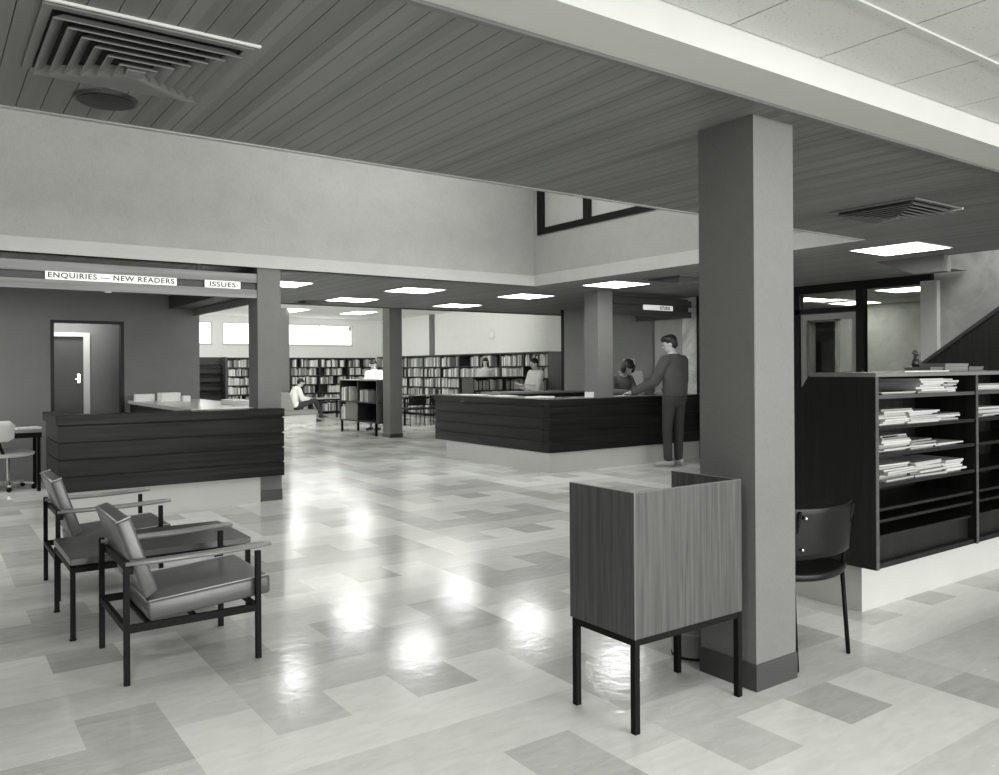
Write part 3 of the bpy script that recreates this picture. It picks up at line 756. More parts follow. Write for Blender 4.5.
MB().bar((cx-.05, cy-.20, .40), (cx-.15, cy-.45, .68), .03, .01).build('back_strut', M_metal, t)
MB().cyl((cx, cy, .08), (cx, cy, .39), .018).build('stem', M_chrome, t)
for k in range(5):
    a = 2*PI*k/5 - .35
    lg = MB().bar((cx, cy, .095), (cx+.27*math.cos(a), cy+.27*math.sin(a), .07), .035, .02).build('base_arm', M_chrome, t)
    MB().cyl((cx+.27*math.cos(a), cy+.27*math.sin(a)-.01, .028), (cx+.27*math.cos(a), cy+.27*math.sin(a)+.01, .028), .028).build('castor', M_metal, lg)

# ------------------------------------------------------------------ magazine rack (right)
t = root('magazine_rack', (5.9, 2.7, 0), 'large black-brown magazine rack on a pale plinth at the right', 'shelving')
XA, XE, YF, YR = 4.220, 7.6, 2.42, 3.15
side = [(YF, .271), (YF, 1.345), (2.815, 1.345), (3.01, 1.06), (YR, .92), (YR, .271)]
for x in (XA, 5.365, 6.43, XE-.026):
    MB().prism(side, 'x', x, x+.026).build('upright', M_rack, t, bevel=.001)
MB().box((XA-.001, YF-.004, .271), (XA+.028, YF, 1.345)).build('edge_strip', M_rackedge, t)
MB().box((5.364, YF-.004, .271), (5.392, YF, 1.345)).build('edge_strip', M_rackedge, t)
MB().box((XA-.004, YF-.008, 1.324), (XE, 2.818, 1.347)).build('top', mat('rack_top_timber', .17, .3, 'wood', axis=0, amount=.15), t, bevel=.001)
bays = ((XA+.026, 5.365), (5.391, 6.43), (6.456, XE-.026))
levels = (1.222, 1.052, .900, .737)
for a, b in bays:
    for z in levels:
        MB().box((a, YF+.004, z-.020), (b, 2.80, z)).build('shelf', M_rackedge if z > 1.2 else M_rack, t)
    for z in (.600, .535, .445): MB().box((a, YF+.004+(.70-z)*.1, z-.016), (b, 2.9, z)).build('slot_shelf', M_rack, t)
    MB().box((a, 2.80, .271), (b, 2.813, 1.324)).build('back_panel', M_rack, t)
    MB().box((a, YF+.01, .271), (b, 2.9, .30)).build('bottom_shelf', M_rack, t)
    MB().box((a, YF+.05, .30), (b, YF+.07, .429)).build('kick_panel', M_rack, t)
MB().box((4.307, 2.555, 0), (XE-.1, 3.10, .271)).build('plinth', M_plinth, t)

mag_src = {}
def magazine(c, size, rz, m, label, group, tilt=0):
    key = (round(size[0], 3), round(size[1], 3), round(size[2], 3), m.name)
    if key not in mag_src:
        b_ = MB(); b_.obox((0, 0, size[2]/2), size)
        o = b_.build('magazine', m); bpy_me = o.data
        mag_src[key] = bpy_me
    else:
        o = bpy.data.objects.new('magazine', mag_src[key]); col.objects.link(o)
    o.location = c; o.rotation_euler = (0, tilt, rz)
    tag(o, label, 'magazine', group)
    return o
def pile(x, z, n, thick, size=(.30, .22), y=2.56, label='', jitter=.03, spread=0.0, rz0=0.0):
    zz = z
    for k in range(n):
        tone_, m_ = random.choice(MAGM)
        th = thick
        magazine((x + random.uniform(-jitter, jitter) + spread*k, y + random.uniform(-.015, .03), zz+.0005), (size[0], size[1], th), rz0 + random.uniform(-.10, .10), m_, 'magazine in ' + label, label)
        zz += th + .0012
PL = [
 (4.92, levels[0], 7, .011, (.30, .26), 'the neat pile on the top shelf of the rack, left bay'),
 (5.16, levels[0], 8, .009, (.16, .24), 'the white pile at the right of the top shelf, left bay'),
 (4.56, levels[0], 2, .006, (.34, .24), 'the flat pair at the left of the top shelf of the rack'),
 (4.50, levels[1], 8, .010, (.30, .28), 'the tall pile at the left of the second shelf of the rack'),
 (4.80, levels[1], 7, .009, (.32, .28), 'the middle pile on the second shelf of the rack'),
 (5.10, levels[1], 4, .009, (.30, .26), 'the low pile at the right of the second shelf of the rack'),
 (4.49, levels[2], 9, .009, (.30, .27), 'the pile with a dark cover on the third shelf of the rack'),
 (4.80, levels[2], 5, .009, (.28, .27), 'the loose middle pile on the third shelf of the rack'),
 (5.10, levels[2], 2, .008, (.30, .26), 'the thin pile at the right of the third shelf of the rack'),
 (4.52, levels[3], 8, .010, (.33, .27), 'the squared pile at the left of the fourth shelf of the rack'),
 (4.86, levels[3], 7, .011, (.34, .28), 'the curling pile in the middle of the fourth shelf of the rack'),
 (5.15, levels[3], 6, .011, (.22, .28), 'the right-hand pile on the fourth shelf of the rack'),
 (5.62, levels[0], 4, .010, (.34, .28), 'the pile on the top shelf of the right bay of the rack'),
 (5.62, levels[1], 6, .010, (.34, .28), 'the pile on the second shelf of the right bay of the rack'),
]
for x, z, n, th, sz, lb in PL:
    pile(x, z, n, th, sz, YF+.17, lb, jitter=.02)
mg = MB().obox((4.60, 2.53, 1.242), (.14, .12, .004), (0, .04, .4)).build('magazine', M_dark); tag(mg, 'dark-covered magazine lying open on the top shelf at left', 'magazine')
mg = MB().obox((4.45, 2.52, .985), (.15, .14, .005), (0, 0, .1)).build('magazine', M_dark); tag(mg, 'dark-covered magazine on top of the third shelf pile', 'magazine')
# things standing on the rack
def cardbox(x0, x1, h, label, m):
    t = root('card_box', ((x0+x1)/2, 2.62, 1.347), label, 'box')
    MB().box((x0, 2.54, 1.347), (x1, 2.70, 1.347+h*.75)).build('tray', m, t, bevel=.002)
    MB().box((x0-.003, 2.537, 1.347+h*.7), (x1+.003, 2.703, 1.347+h)).build('lid', m, t, bevel=.002)
cardbox(5.05, 5.21, .028, 'low grey box on top of the rack, left of three', mat('grey_box', .14, .5))
cardbox(5.235, 5.53, .050, 'tallest grey box on top of the rack, middle of three', mat('grey_box2', .19, .5))
cardbox(5.545, 5.74, .030, 'low grey box on top of the rack, right of three', mat('grey_box', .14))
tag(MB().obox((4.86, 2.56, 1.351), (.55, .2, .006), (0, 0, .03)).build('leaflet', M_paper), 'flat white leaflet on the left part of the rack top', 'leaflet')
t = root('statuette', (5.30, 2.76, 1.347), 'small dark figurine of a perched bird on the rack top', 'figurine')
m_ = MB(); bx, by, bz = 5.30, 2.76, 1.347
m_.ell((bx-.01, by, bz+.014), (.040, .028, .016)); m_.ell((bx-.005, by, bz+.045), (.024, .02, .030)); m_.ell((bx+.004, by, bz+.075), (.014, .013, .02)); m_.ell((bx, by, bz+.102), (.016, .014, .015)); m_.cyl((bx-.008, by, bz+.106), (bx-.046, by, bz+.100), .008, .0025); m_.ell((bx-.008, by, bz+.118), (.018, .008, .006)); m_.ell((bx+.030, by, bz+.03), (.022, .008, .010))
m_.ell((bx+.02, by, bz+.095), (.012, .005, .008)); m_.ell((bx+.022, by, bz+.05), (.008, .012, .022))
bmesh.ops.scale(m_.bm, vec=(1.15, 1.15, 1.15), space=Matrix.Translation((-bx, -by, -bz)), verts=m_.bm.verts[:])
remeshed(m_, .0022, 2).build('body', M_statue, t, smooth=True)
MB().cyl((bx-.005, by, bz), (bx-.005, by, bz+.008), .045, seg=24).build('base', M_statue, t)

# ------------------------------------------------------------------ bookcases and books
BOOKS = []      # (size key, location, rotz, tone, material, label, group)
def fill_shelf(origin, along, length, depthdir, z, maxh, density, where, pri):
    """origin: 3D start of shelf front edge; along: unit vector; depthdir: unit vector into the shelf"""
    s = .02
    while s < length - .06:
        if random.random() > density:
            s += random.uniform(.08, .25); continue
        run = random.randint(4, 14)
        for k in range(run):
            th = random.choice((.028, .034, .04, .046)); hh = random.choice((.76, .8, .84, .88, .92)) * maxh
            if s + th > length - .02: break
            tn, m_ = random.choices(BOOKM, (2, 2, 4, 4, 5, 4, 2))[0]
            p = V(origin) + V(along)*(s+th/2) + V(depthdir)*(.10+random.uniform(0, .015))
            BOOKS.append((pri, th, hh, (p.x, p.y, z), math.atan2(along[1], along[0]), tn, m_, where))
            s += th + .002
        s += random.choice((.01, .05, .12))

def bookcase(name, x0, y0, x1, y1, z0, z1, levels_, face, modules, label, where, density=.85, pri=0, ends=M_shelfside, double=False, plinth=.08, cat='bookcase'):
    t = root(name, ((x0+x1)/2, (y0+y1)/2, 0), label, cat)
    horiz = face in ('-y', '+y')
    L_ = (x1-x0) if horiz else (y1-y0)
    # carcass: back, top, bottom
    bt = .02
    if face == '-y': back = ((x0, y1-bt, z0), (x1, y1, z1))
    elif face == '-x': back = ((x1-bt, y0, z0), (x1, y1, z1))
    if double: back = ((x0, (y0+y1)/2-.01, z0), (x1, (y0+y1)/2+.01, z1)) if horiz else (((x0+x1)/2-.01, y0, z0), ((x0+x1)/2+.01, y1, z1))
    MB().box(*back).build('back_panel', M_shelf, t)
    MB().box((x0, y0, z1-.025), (x1, y1, z1+.01)).build('top', M_shelf, t)
    if z0 > .01 and plinth: pass
    for z in levels_:
        MB().box((x0+.01, y0+.005, z-.022), (x1-.01, y1-.005, z)).build('shelf', M_shelf, t)
    for k in range(modules+1):
        p = L_*k/modules
        wv = .022
        if horiz: MB().box((x0+p-wv if k else x0, y0, z0), (x0+p+wv if k < modules else x1, y1, z1)).build('upright', ends if k in (0, modules) else M_shelf, t)
        else: MB().box((x0, y0+p-wv if k else y0, z0), (x1, y0+p+wv if k < modules else y1, z1)).build('upright', ends if k in (0, modules) else M_shelf, t)
    ordn = ['bottom', 'second', 'third', 'fourth', 'fifth', 'top', 'uppermost']
    lv = sorted(levels_)
    for n, z in enumerate(lv):
        nxt = lv[n+1] if n+1 < len(lv) else z1
        nm = 'bottom' if n == 0 else 'top' if n == len(lv)-1 else ['', 'second-lowest', 'third-lowest', 'fourth-lowest', 'fifth-lowest'][n]
        for k in range(modules):
            a = L_*k/modules + .03; b = L_*(k+1)/modules - .03
            if horiz: fill_shelf((x0+a, y0, z), (1, 0, 0), b-a, (0, 1, 0), z, nxt-z-.02, density, '%s shelf of %s' % (nm, where), pri)
            else: fill_shelf((x0, y0+b, z), (0, -1, 0), b-a, (1, 0, 0), z, nxt-z-.02, density, '%s shelf of %s' % (nm, where), pri)
    return t
wall_levels = [.08, .39, .665, .935, 1.205, 1.465]
bookcase('wall_bookcase', 7.25, YB-.36, 12.05, YB-.02, 0, 1.74, wall_levels, '-y', 5, 'long dark bookcase under the windows along the back wall', 'the back wall bookcase', pri=4)
bookcase('wall_bookcase', 12.08, 15.0, XR-.005, 23.85, 0, 1.77, [.08, .36, .62, .865, 1.155, 1.445], '-x', 9, 'dark bookcase along the white right-hand wall of the reading room', 'the right-hand wall bookcase', pri=3)
bookcase('island_bookcase', 10.25, 15.45, 12.05, 15.95, 0, 1.18, [.10, .36, .62, .885], '-y', 2, 'low dark island bookcase behind the issue counter', 'the low island bookcase', density=.9, pri=2)
MB().box((12.07, 14.50, 0), (XR-.06, 14.98, 1.77)).build('trim_15', M_shelfside, kind='structure')
# empty slanted display unit at the left end of the back wall
t = root('display_unit', (6.7, YB-.2, 0), 'dark sloping display shelves at the left end of the back wall', 'shelving')
MB().box((6.2, YB-.06, 0), (7.22, YB-.03, 1.76)).build('back_panel', M_shelf, t)
for x in (6.2, 7.18): MB().box((x, YB-.5, 0), (x+.04, YB-.03, 1.76)).build('upright', M_shelfside, t)
for k in range(5):
    MB().bar((6.24, YB-.30+.03*k, .5+.25*k), (7.18, YB-.30+.03*k, .5+.25*k), .22, .02, up=(0, -.4, 1)).build('sloping_shelf', M_shelf, t)
MB().box((6.2, YB-.75, .30), (7.22, YB-.5, .36)).build('ledge', M_shelfside, t)

# mobile low bookcase by the far column
t = root('mobile_bookcase', (7.85, 15.95, 0), 'low dark bookcase on legs beside the far column', 'bookcase')
bx0, bx1, by0, by1 = 7.60, 8.05, 15.03, 16.85
MB().box((bx0-.01, by0-.01, 1.14), (bx1+.01, by1+.01, 1.165)).build('top', M_topgrey, t)
for y in (by0, 15.93, by1-.03): MB().box((bx0, y, .27), (bx1, y+.03, 1.14)).build('upright', M_shelf if y != by0 else M_shelfside, t)
MB().box((bx1-.02, by0, .27), (bx1, by1, 1.14)).build('back_panel', M_shelf, t)
for z in (.29, .70): MB().box((bx0, by0, z-.03), (bx1, by1, z)).build('shelf', M_shelf, t)
for x in (bx0+.03, bx1-.03):
    for y in (by0+.1, by1-.05): MB().box((x-.02, y-.02, 0), (x+.02, y+.02, .27)).build('leg', M_metal, t)
fill_shelf((bx0, by1-.04, .70), (0, -1, 0), .50, (1, 0, 0), .70, .34, 1.0, 'upper shelf of the low bookcase on legs', 0)
fill_shelf((bx0, 15.90, .70), (0, -1, 0), .45, (1, 0, 0), .70, .30, 1.0, 'upper shelf of the low bookcase on legs', 0)
fill_shelf((bx0, by1-.04, .29), (0, -1, 0), .22, (1, 0, 0), .29, .36, 1.0, 'lower shelf of the low bookcase on legs', 0)
tag(MB().box((bx0+.03, 16.05, .29), (bx0+.10, 16.62, .66)).build('folio_book', mat('folio_grey', .16, .5)), 'large grey folio leaning in the lower shelf of the low bookcase', 'book')

cam = V((0, 0, 1.383))
def bdist(b): return (V(b[3]) - cam).length + b[0]*1.5
# only books that fall inside the photo's frame
def seen(b):
    d = V(b[3]) - cam; yaw = .6178
    r = d.x*math.cos(yaw) - d.y*math.sin(yaw); fw = d.x*math.sin(yaw) + d.y*math.cos(yaw)
    px = 499.5 + 813.6*r/fw
    return 195 < px < 566
BOOKS = [b for b in BOOKS if seen(b)]
BOOKS.sort(key=lambda b: (b[0] if b[0] < 4 else 4, -b[3][2] if b[0] in (3, 4) else 0, bdist(b)))
bsrc = {}
for b in BOOKS[:300]:
    pri, th, hh, p, rz, tn, m_, where = b
    key = (th, round(hh, 2), m_.name)
    if key not in bsrc:
        o = MB().box((-th/2, -.09, 0), (th/2, .09, round(hh, 2))).build('book', m_)
        bsrc[key] = o.data
    else:
        o = bpy.data.objects.new('book', bsrc[key]); col.objects.link(o)
    o.location = p; o.rotation_euler = (0, 0, rz)
    tag(o, '%s-spined book on the %s' % (tn, where), 'book', '%s-spined books on the %s' % (tn, where))
if len(BOOKS) > 300:
    rest = MB()
    mats_ = [m_ for _, m_ in BOOKM]
    for pri, th, hh, p, rz, tn, m_, where in BOOKS[300:]:
        a, c = (th/2, .09) if abs(math.sin(rz)) < .5 else (.09, th/2)
        rest.box((p[0]-a, p[1]-c, p[2]), (p[0]+a, p[1]+c, p[2]+hh), mats_.index(m_))
    tag(rest.build('shelved_books', mats_), 'rows of small distant books filling the lower reading room shelves', 'books', kind='stuff')

# ------------------------------------------------------------------ sofa bench in the reading room
t = root('bench_sofa', (7.9, 20.9, 0), 'grey upholstered bench on a white plinth where the reader sits', 'sofa')
MB().box((7.30, 20.25, 0), (8.46, 20.75, .21)).build('plinth', M_white, t)
MB().box((7.30, 20.20, .21), (8.50, 20.79, .33)).build('seat', M_cloth, t, bevel=.02)
MB().prism([(7.40, .33), (7.40, .80), (7.72, .80), (7.86, .33)], 'y', 20.22, 20.79).build('backrest', M_cloth, t, bevel=.02)

# ------------------------------------------------------------------ counter-top things
def on_counter(nm, c, s, m, label, cat, rz=0):
    return tag(MB().obox((c[0], c[1], c[2]+s[2]/2), s, (0, 0, rz)).build(nm, m, bevel=.0), label, cat)
on_counter('card_tray', (7.75, 8.60, .973), (.22, .16, .07), M_paper, 'white box on the counter in front of the middle column', 'box', .1)
on_counter('paper_sheet', (6.98, 10.6, .973), (.30, .6, .006), M_paper, 'white papers at the far end of the counter return', 'paper', .1)
on_counter('paper_sheet', (7.02, 9.8, .973), (.28, .40, .008), M_paper, 'white papers in the middle of the counter return', 'paper', -.1)
on_counter('open_book', (7.05, 8.95, .973), (.34, .26, .014), M_paper, 'open white book on the counter near its corner', 'book', .3)
on_counter('card_box', (2.36, 11.30, .985), (.22, .16, .09), M_paper, 'white card box on the side counter, leftmost of three', 'box')
on_counter('card_box', (2.62, 11.10, .985), (.24, .16, .11), M_paper, 'white card box on the side counter, tallest and middle one', 'box', .1)
on_counter('card_box', (2.78, 10.90, .985), (.09, .10, .07), M_paper, 'small white card box on the side counter, rightmost of three', 'box')
on_counter('card_tray', (3.0, 9.55, .985), (.20, .5, .05), M_paper, 'long white tray on the side counter beside the column', 'tray')
on_counter('paper_sheet', (8.30, 8.62, .973), (.20, .16, .004), M_paper, 'white slip between the clerk and the young man', 'paper', .3)
t = root('notice', (9.66, 9.90, 1.36), 'small white-framed notice on the grey wall above the clerk', 'notice')
MB().box((9.655, 9.72, 1.32), (9.674, 9.98, 1.53)).build('frame', M_white, t); MB().box((9.652, 9.745, 1.34), (9.656, 9.90, 1.51)).build('sheet', mat('notice_grey', .3, .6), t); MB().box((9.6515, 9.75, 1.40), (9.6545, 9.83, 1.51)).build('picture', M_dark, t)
t = root('poster_screen', (9.4, 9.6, .0), 'pale freestanding board low behind the clerk', 'board')
MB().box((9.42, 9.30, .55), (9.45, 9.86, 1.33)).build('board', mat('pale_board', .42, .6), t)
for y in (9.33, 9.83): MB().box((9.42, y-.015, 0), (9.45, y+.015, .55)).build('leg', M_metal, t)
# wall relief in the reading room
t = root('wall_relief', (12.40, 17.85, 2.2), 'small white relief ornament hanging on the white right-hand wall', 'wall ornament')
m_ = MB(); m_.ell((12.41, 17.83, 2.34), (.03, .09, .07)); m_.ell((12.41, 17.90, 2.24), (.03, .07, .09)); m_.ell((12.41, 17.80, 2.22), (.03, .09, .06)); m_.cyl((12.40, 17.85, 2.28), (12.43, 17.85, 2.28), .15, .15, seg=24)
remeshed(m_, .012, 1).build('relief', M_whitewall, t, smooth=True)

# ------------------------------------------------------------------ people
def rotz(v, a): return V((v[0]*math.cos(a)-v[1]*math.sin(a), v[0]*math.sin(a)+v[1]*math.cos(a), v[2]))

def person(label, loc, face, J, style, voxel=.010, s=1.0, group=None):
    """J: joints in local metres for a 1.75 m body (x right, y forward, z up), face: rotation about z (0 = facing +y)"""
    t = root('person', loc, label, 'person')
    def W(p): return rotz(V(p)*s, face) + V(loc)
    def R_(v): return rotz(V(v), face)
    def torso(mb, grow=0.0, lo=None, hem=0.0):
        c = J['spine']; wd = J.get('widths', [(.165,.115),(.145,.105),(.155,.115),(.175,.110),(.085,.065)])
        rings = []
        lat = V(J.get('lat', (1, 0, 0)))
        for k, p in enumerate(c):
            a = V(c[max(k-1, 0)]); b = V(c[min(k+1, len(c)-1)]); tan = (b-a).normalized(); yv = tan.cross(lat).normalized()
            w_, d_ = wd[k]
            rings.append((W(p), R_(lat)*(w_+grow)*s, R_(yv)*(d_+grow)*s))
        # interpolate for roundness
        out = []
        for k in range(len(rings)-1):
            for q in range(4):
                f_ = q/4; f2 = f_*f_*(3-2*f_)
                out.append(tuple(rings[k][i].lerp(rings[k+1][i], f2 if i else f_) for i in range(3)))
        out.append(rings[-1])
        if lo is not None: out = out[lo:]
        mb.loft(out)
        if lo is None: mb.ell(W(c[0]), ((wd[0][0]+grow)*.92*s, (wd[0][1]+grow)*.92*s, .09*s), Matrix.Rotation(face, 3, 'Z'), 20)
    def limb(mb, keys, rad, grow=0.0, ext=None):
        pts = [W(J[k]) for k in keys]; mb.tube(pts, [(r+grow)*s for r in rad], 14)
    def hand(mb, side):
        wr = V(J['wrist'+side]); d = V(J.get('hand'+side, wr - V(J['elbow'+side]))).normalized()
        up = V(J.get('palmup'+side, (0, 0, 1))); lat = d.cross(up).normalized(); nrm = lat.cross(d)
        sg = 1 if side == 'L' else -1
        pc = wr + d*.055
        mb.loft([(W(wr + d*.0), R_(lat)*.026*s, R_(nrm)*.018*s), (W(wr + d*.03), R_(lat)*.036*s, R_(nrm)*.015*s), (W(wr + d*.085), R_(lat)*.040*s, R_(nrm)*.012*s)], 14)
        for q, (o_, ln) in enumerate(((-.029, .058), (-.010, .072), (.010, .078), (.029, .068))):
            b0 = wr + d*.078 + lat*o_; dd = (d + nrm*-.12).normalized(); d2 = (d + nrm*-.55).normalized()
            p1 = b0 + dd*ln*.5; p2 = p1 + d2*ln*.5
            mb.tube([W(b0), W(p1), W(p2)], [.0092*s, .0085*s, .0075*s], 8)
        b0 = wr + d*.03 + lat*(-.030*sg*J.get('thumb'+side, 1)); p1 = b0 + (d*.6 + lat*(-.75*sg*J.get('thumb'+side, 1))).normalized()*.035; p2 = p1 + (d - nrm*.3).normalized()*.030
        mb.tube([W(b0), W(p1), W(p2)], [.011*s, .0095*s, .0085*s], 8)
    # head frame
    hc = V(J['head']); hf = V(J.get('look', (0, 1, 0))).normalized(); hr = hf.cross(V((0, 0, 1))).normalized(); hu = hr.cross(hf)
    HR = Matrix((R_(hr), R_(hf), R_(hu))).transposed()
    def H(p): return W(hc + hr*p[0] + hf*p[1] + hu*p[2])
    body = MB()
    torso(body)
    limb(body, ('neck', 'head'), (.052, .050))
    body.ell(H((0, -.012, .025)), (.074*s, .092*s, .092*s), HR); body.ell(H((0, .018, -.045)), (.055*s, .066*s, .062*s), HR); body.ell(H((0, .05, -.082)), (.026*s, .022*s, .02*s), HR)
    body.tube([H((0, .080, .022)), H((0, .098, -.016))], [.008*s, .013*s], 8)
    body.ell(H((0, .078, -.050)), (.022*s, .012*s, .010*s), HR)
    for sd in (-1, 1): body.ell(H((sd*.076, -.012, -.008)), (.010*s, .018*s, .030*s), HR)
    for S in 'LR':
        limb(body, ('shoulder'+S, 'elbow'+S, 'wrist'+S), (.050, .038, .026))
        limb(body, ('hip'+S, 'knee'+S, 'ankle'+S), (.082, .052, .036))
        ft = V(J.get('foot'+S, (0, 1, 0))).normalized(); an = V(J['ankle'+S])
        body.tube([W(an + V((0, 0, -.035)) - ft*.03), W(an + V((0, 0, -.045)) + ft*.07), W(an + V((0, 0, -.052)) + ft*.15)], [.036*s, .034*s, .024*s], 12)
        hand(body, S)
    remeshed(body, voxel*.75, 2).build('body', M_skin, t, smooth=True)
    # top garment
    top = MB(); torso(top, .018, lo=style.get('hem', 0))
    if style.get('bulk'):
        top.loft([(W(p), R_((1,0,0))*w_*s, R_((0,1,0))*d_*s) for p, w_, d_ in style['bulk']])
    for S in 'LR':
        if style.get('sleeves', 'long') == 'long':
            e = V(J['elbow'+S]); w_ = V(J['wrist'+S]); J['cuff'+S] = e.lerp(w_, .93)
            limb(top, ('shoulder'+S, 'elbow'+S, 'cuff'+S), (.062, .050, .036), style.get('puff', .004))
        else:
            a = V(J['shoulder'+S]); e = V(J['elbow'+S]); J['cuff'+S] = a.lerp(e, .75)
            limb(top, ('shoulder'+S, 'cuff'+S), (.062, .056), style.get('puff', .006))
    remeshed(top, voxel, 3).build('top', style['top'], t, smooth=True)
    if style.get('collar'):
        nk = V(J['neck'])
        MB().loft([(W(nk + V((0, 0, -.035))), R_((1,0,0))*.070*s, R_((0,1,0))*.066*s), (W(nk + V((0, .008, .022))), R_((1,0,0))*.062*s, R_((0,1,0))*.060*s)]).build('collar', M_shirt, t, smooth=True)
    # legs garment
    leg = MB()
    if style.get('skirt'):
        pts = style['skirt']
        leg.loft([(W(p), R_((1,0,0))*w_*s, R_((0,1,0))*d_*s) for p, w_, d_ in pts])
    else:
        c = J['spine']
        leg.ell(W(c[0]), (.176*s, .132*s, .125*s), Matrix.Rotation(face, 3, 'Z'), 20)
        for S in 'LR':
            k = V(J['knee'+S]); a = V(J['ankle'+S]); J['hem'+S] = k.lerp(a, .93)
            limb(leg, ('hip'+S, 'knee'+S, 'hem'+S), (.098, .066, .058))
    remeshed(leg, voxel, 2).build('skirt' if style.get('skirt') else 'trousers', style['bottom'], t, smooth=True)
    for S in 'LR':
        ft = V(J.get('foot'+S, (0, 1, 0))).normalized(); an = V(J['ankle'+S]); m_ = MB()
        base = an.z - .085
        m_.tube([W(V((an.x, an.y, base+.045)) - ft*.045), W(V((an.x, an.y, base+.045)) + ft*.06), W(V((an.x, an.y, base+.034)) + ft*.165)], [.044*s, .043*s, .032*s], 14)
        m2 = remeshed(m_, voxel*.8, 1)
        for v in m2.bm.verts:
            zb = loc[2] + base*s
            if v.co.z < zb + .002: v.co.z = zb + .002
        m2.build('shoe', style['shoe'], t, smooth=True)
    # hair
    hm = MB()
    hm.ell(H((0, -.026, .045)), (.083*s, .094*s, .088*s), HR)
    for p, r in style.get('hair', ()): hm.ell(H(p), tuple(q*s for q in r), HR)
    remeshed(hm, voxel*.8, 1).build('hair', M_hair, t, smooth=True)
    for sd in (-1, 1): MB().ell(H((sd*.030, .078, .010)), (.011*s, .006*s, .006*s), HR, 10).build('eye', M_hair, t, smooth=True)
    MB().ell(H((0, .088, -.052)), (.020*s, .006*s, .004*s), HR, 10).build('mouth', mat('lips', .18, .5), t, smooth=True)
    return t

def standing(**kw):
    J = dict(spine=[(0,0,.90),(0,.005,1.06),(0,.0,1.24),(0,-.01,1.40),(0,-.01,1.49)], neck=(0,-.008,1.48), head=(0,.012,1.62),
             shoulderL=(-.175,-.01,1.415), shoulderR=(.175,-.01,1.415), elbowL=(-.22,-.02,1.13), elbowR=(.22,-.02,1.13), wristL=(-.22,.10,.90), wristR=(.22,.10,.90),
             hipL=(-.09,0,.90), hipR=(.09,0,.90), kneeL=(-.10,.01,.49), kneeR=(.10,.01,.49), ankleL=(-.11,-.02,.085), ankleR=(.11,-.02,.085))
    J.update(kw); return J
# young man at the counter, seen from behind
J = standing(shoulderL=(-.165,.0,1.395), shoulderR=(.165,.0,1.395), look=(-.62, .70, -.32), head=(-.03, .045, 1.615), neck=(-.01, .01, 1.485),
             elbowL=(-.27, .08, 1.13), wristL=(-.42, .34, .985), handL=(-.5, .6, -.12), elbowR=(.25, .06, 1.12), wristR=(.16, .33, .985), handR=(-.5, .6, -.08),
             ankleL=(-.12, 0, .085), ankleR=(.10, .02, .085), kneeL=(-.115, .02, .49), footL=(-.85, .5, 0), footR=(-.1, 1, 0), kneeR=(.085, .0, .49),
             spine=[(0,-.02,.90),(0,-.02,1.06),(0,-.01,1.24),(0,.01,1.40),(0,.015,1.49)])
person('young man in a dark sweater and slim trousers standing at the issue counter', (8.62, 7.90, 0), 0.0, J,
       dict(top=M_sweater, bottom=M_trouser, shoe=M_shoe, hem=2, puff=.020, collar=True,
            bulk=[((0,-.02,.93), .178, .135), ((0,-.02,1.0), .185, .142), ((0,-.02,1.12), .19, .145), ((0,-.01,1.28), .20, .14), ((0,.005,1.38), .19, .118), ((0,.01,1.43), .145, .10), ((0,.01,1.475), .085, .075)],
            hair=[((0,-.05,.0), (.076,.062,.075)), ((0,.045,.085), (.066,.05,.035)), ((-.0,.02,.095), (.074,.07,.04))]), voxel=.009, s=1.055)
# clerk behind the counter, head bowed towards the counter
J = standing(look=(.15, .80, -.62), head=(.0, .30, 1.38), neck=(0, .19, 1.27), spine=[(0,0,.80),(0,.02,.94),(0,.07,1.07),(0,.13,1.19),(0,.17,1.27)],
             shoulderL=(-.16,.13,1.205), shoulderR=(.16,.13,1.205), elbowL=(-.20,.22,1.02), elbowR=(.24,.20,1.02), wristL=(-.06,.42,1.015), wristR=(.10,.43,1.015), handL=(.3,.9,-.1), handR=(-.3,.9,-.1),
             hipL=(-.09,0,.80), hipR=(.09,0,.80), kneeL=(-.1,.03,.45), kneeR=(.1,.03,.45))
person('dark-haired woman clerk in a grey dress bending over behind the issue counter', (8.82, 9.28, 0), PI*.97, J,
       dict(top=M_dress, bottom=M_dress, shoe=M_shoeblack, skirt=[((0,0,.92), .15, .11), ((0,0,.78), .18, .14), ((0,.01,.45), .20, .16)],
            hair=[((.075,-.01,-.02), (.035,.07,.075)), ((-.075,-.01,-.02), (.035,.07,.075)), ((0,-.055,-.03), (.085,.065,.08)), ((0,.05,.075), (.075,.055,.04))]), voxel=.010, s=1.0)
# woman in a white blouse reading by the shelves (profile)
J = standing(look=(0, .9, -.35), elbowL=(-.20, .10, 1.10), elbowR=(.20, .10, 1.10), wristL=(-.08, .32, 1.14), wristR=(.08, .32, 1.14), handL=(.1, 1, .2), handR=(-.1, 1, .2), head=(0, .04, 1.615),
             spine=[(0,-.02,.90),(0,-.03,1.06),(0,-.01,1.24),(0,.0,1.40),(0,.01,1.49)])
person('woman in a white blouse holding a book between the counter and the island shelves', (9.78, 12.55, 0), .84+PI*.22, J,
       dict(top=M_shirt, bottom=M_dress, shoe=M_shoeblack, puff=.022, skirt=[((0,-.02,1.02), .14, .11), ((0,-.01,.88), .175, .14), ((0,0,.5), .20, .17)],
            hair=[((0,-.05,.01), (.080,.062,.083))]), voxel=.013, s=.905)
tag(MB().obox((9.50, 12.74, 1.075), (.20, .15, .02), (.3, .1, .9)).build('open_book', M_paper), 'open book held by the woman in the white blouse', 'book')
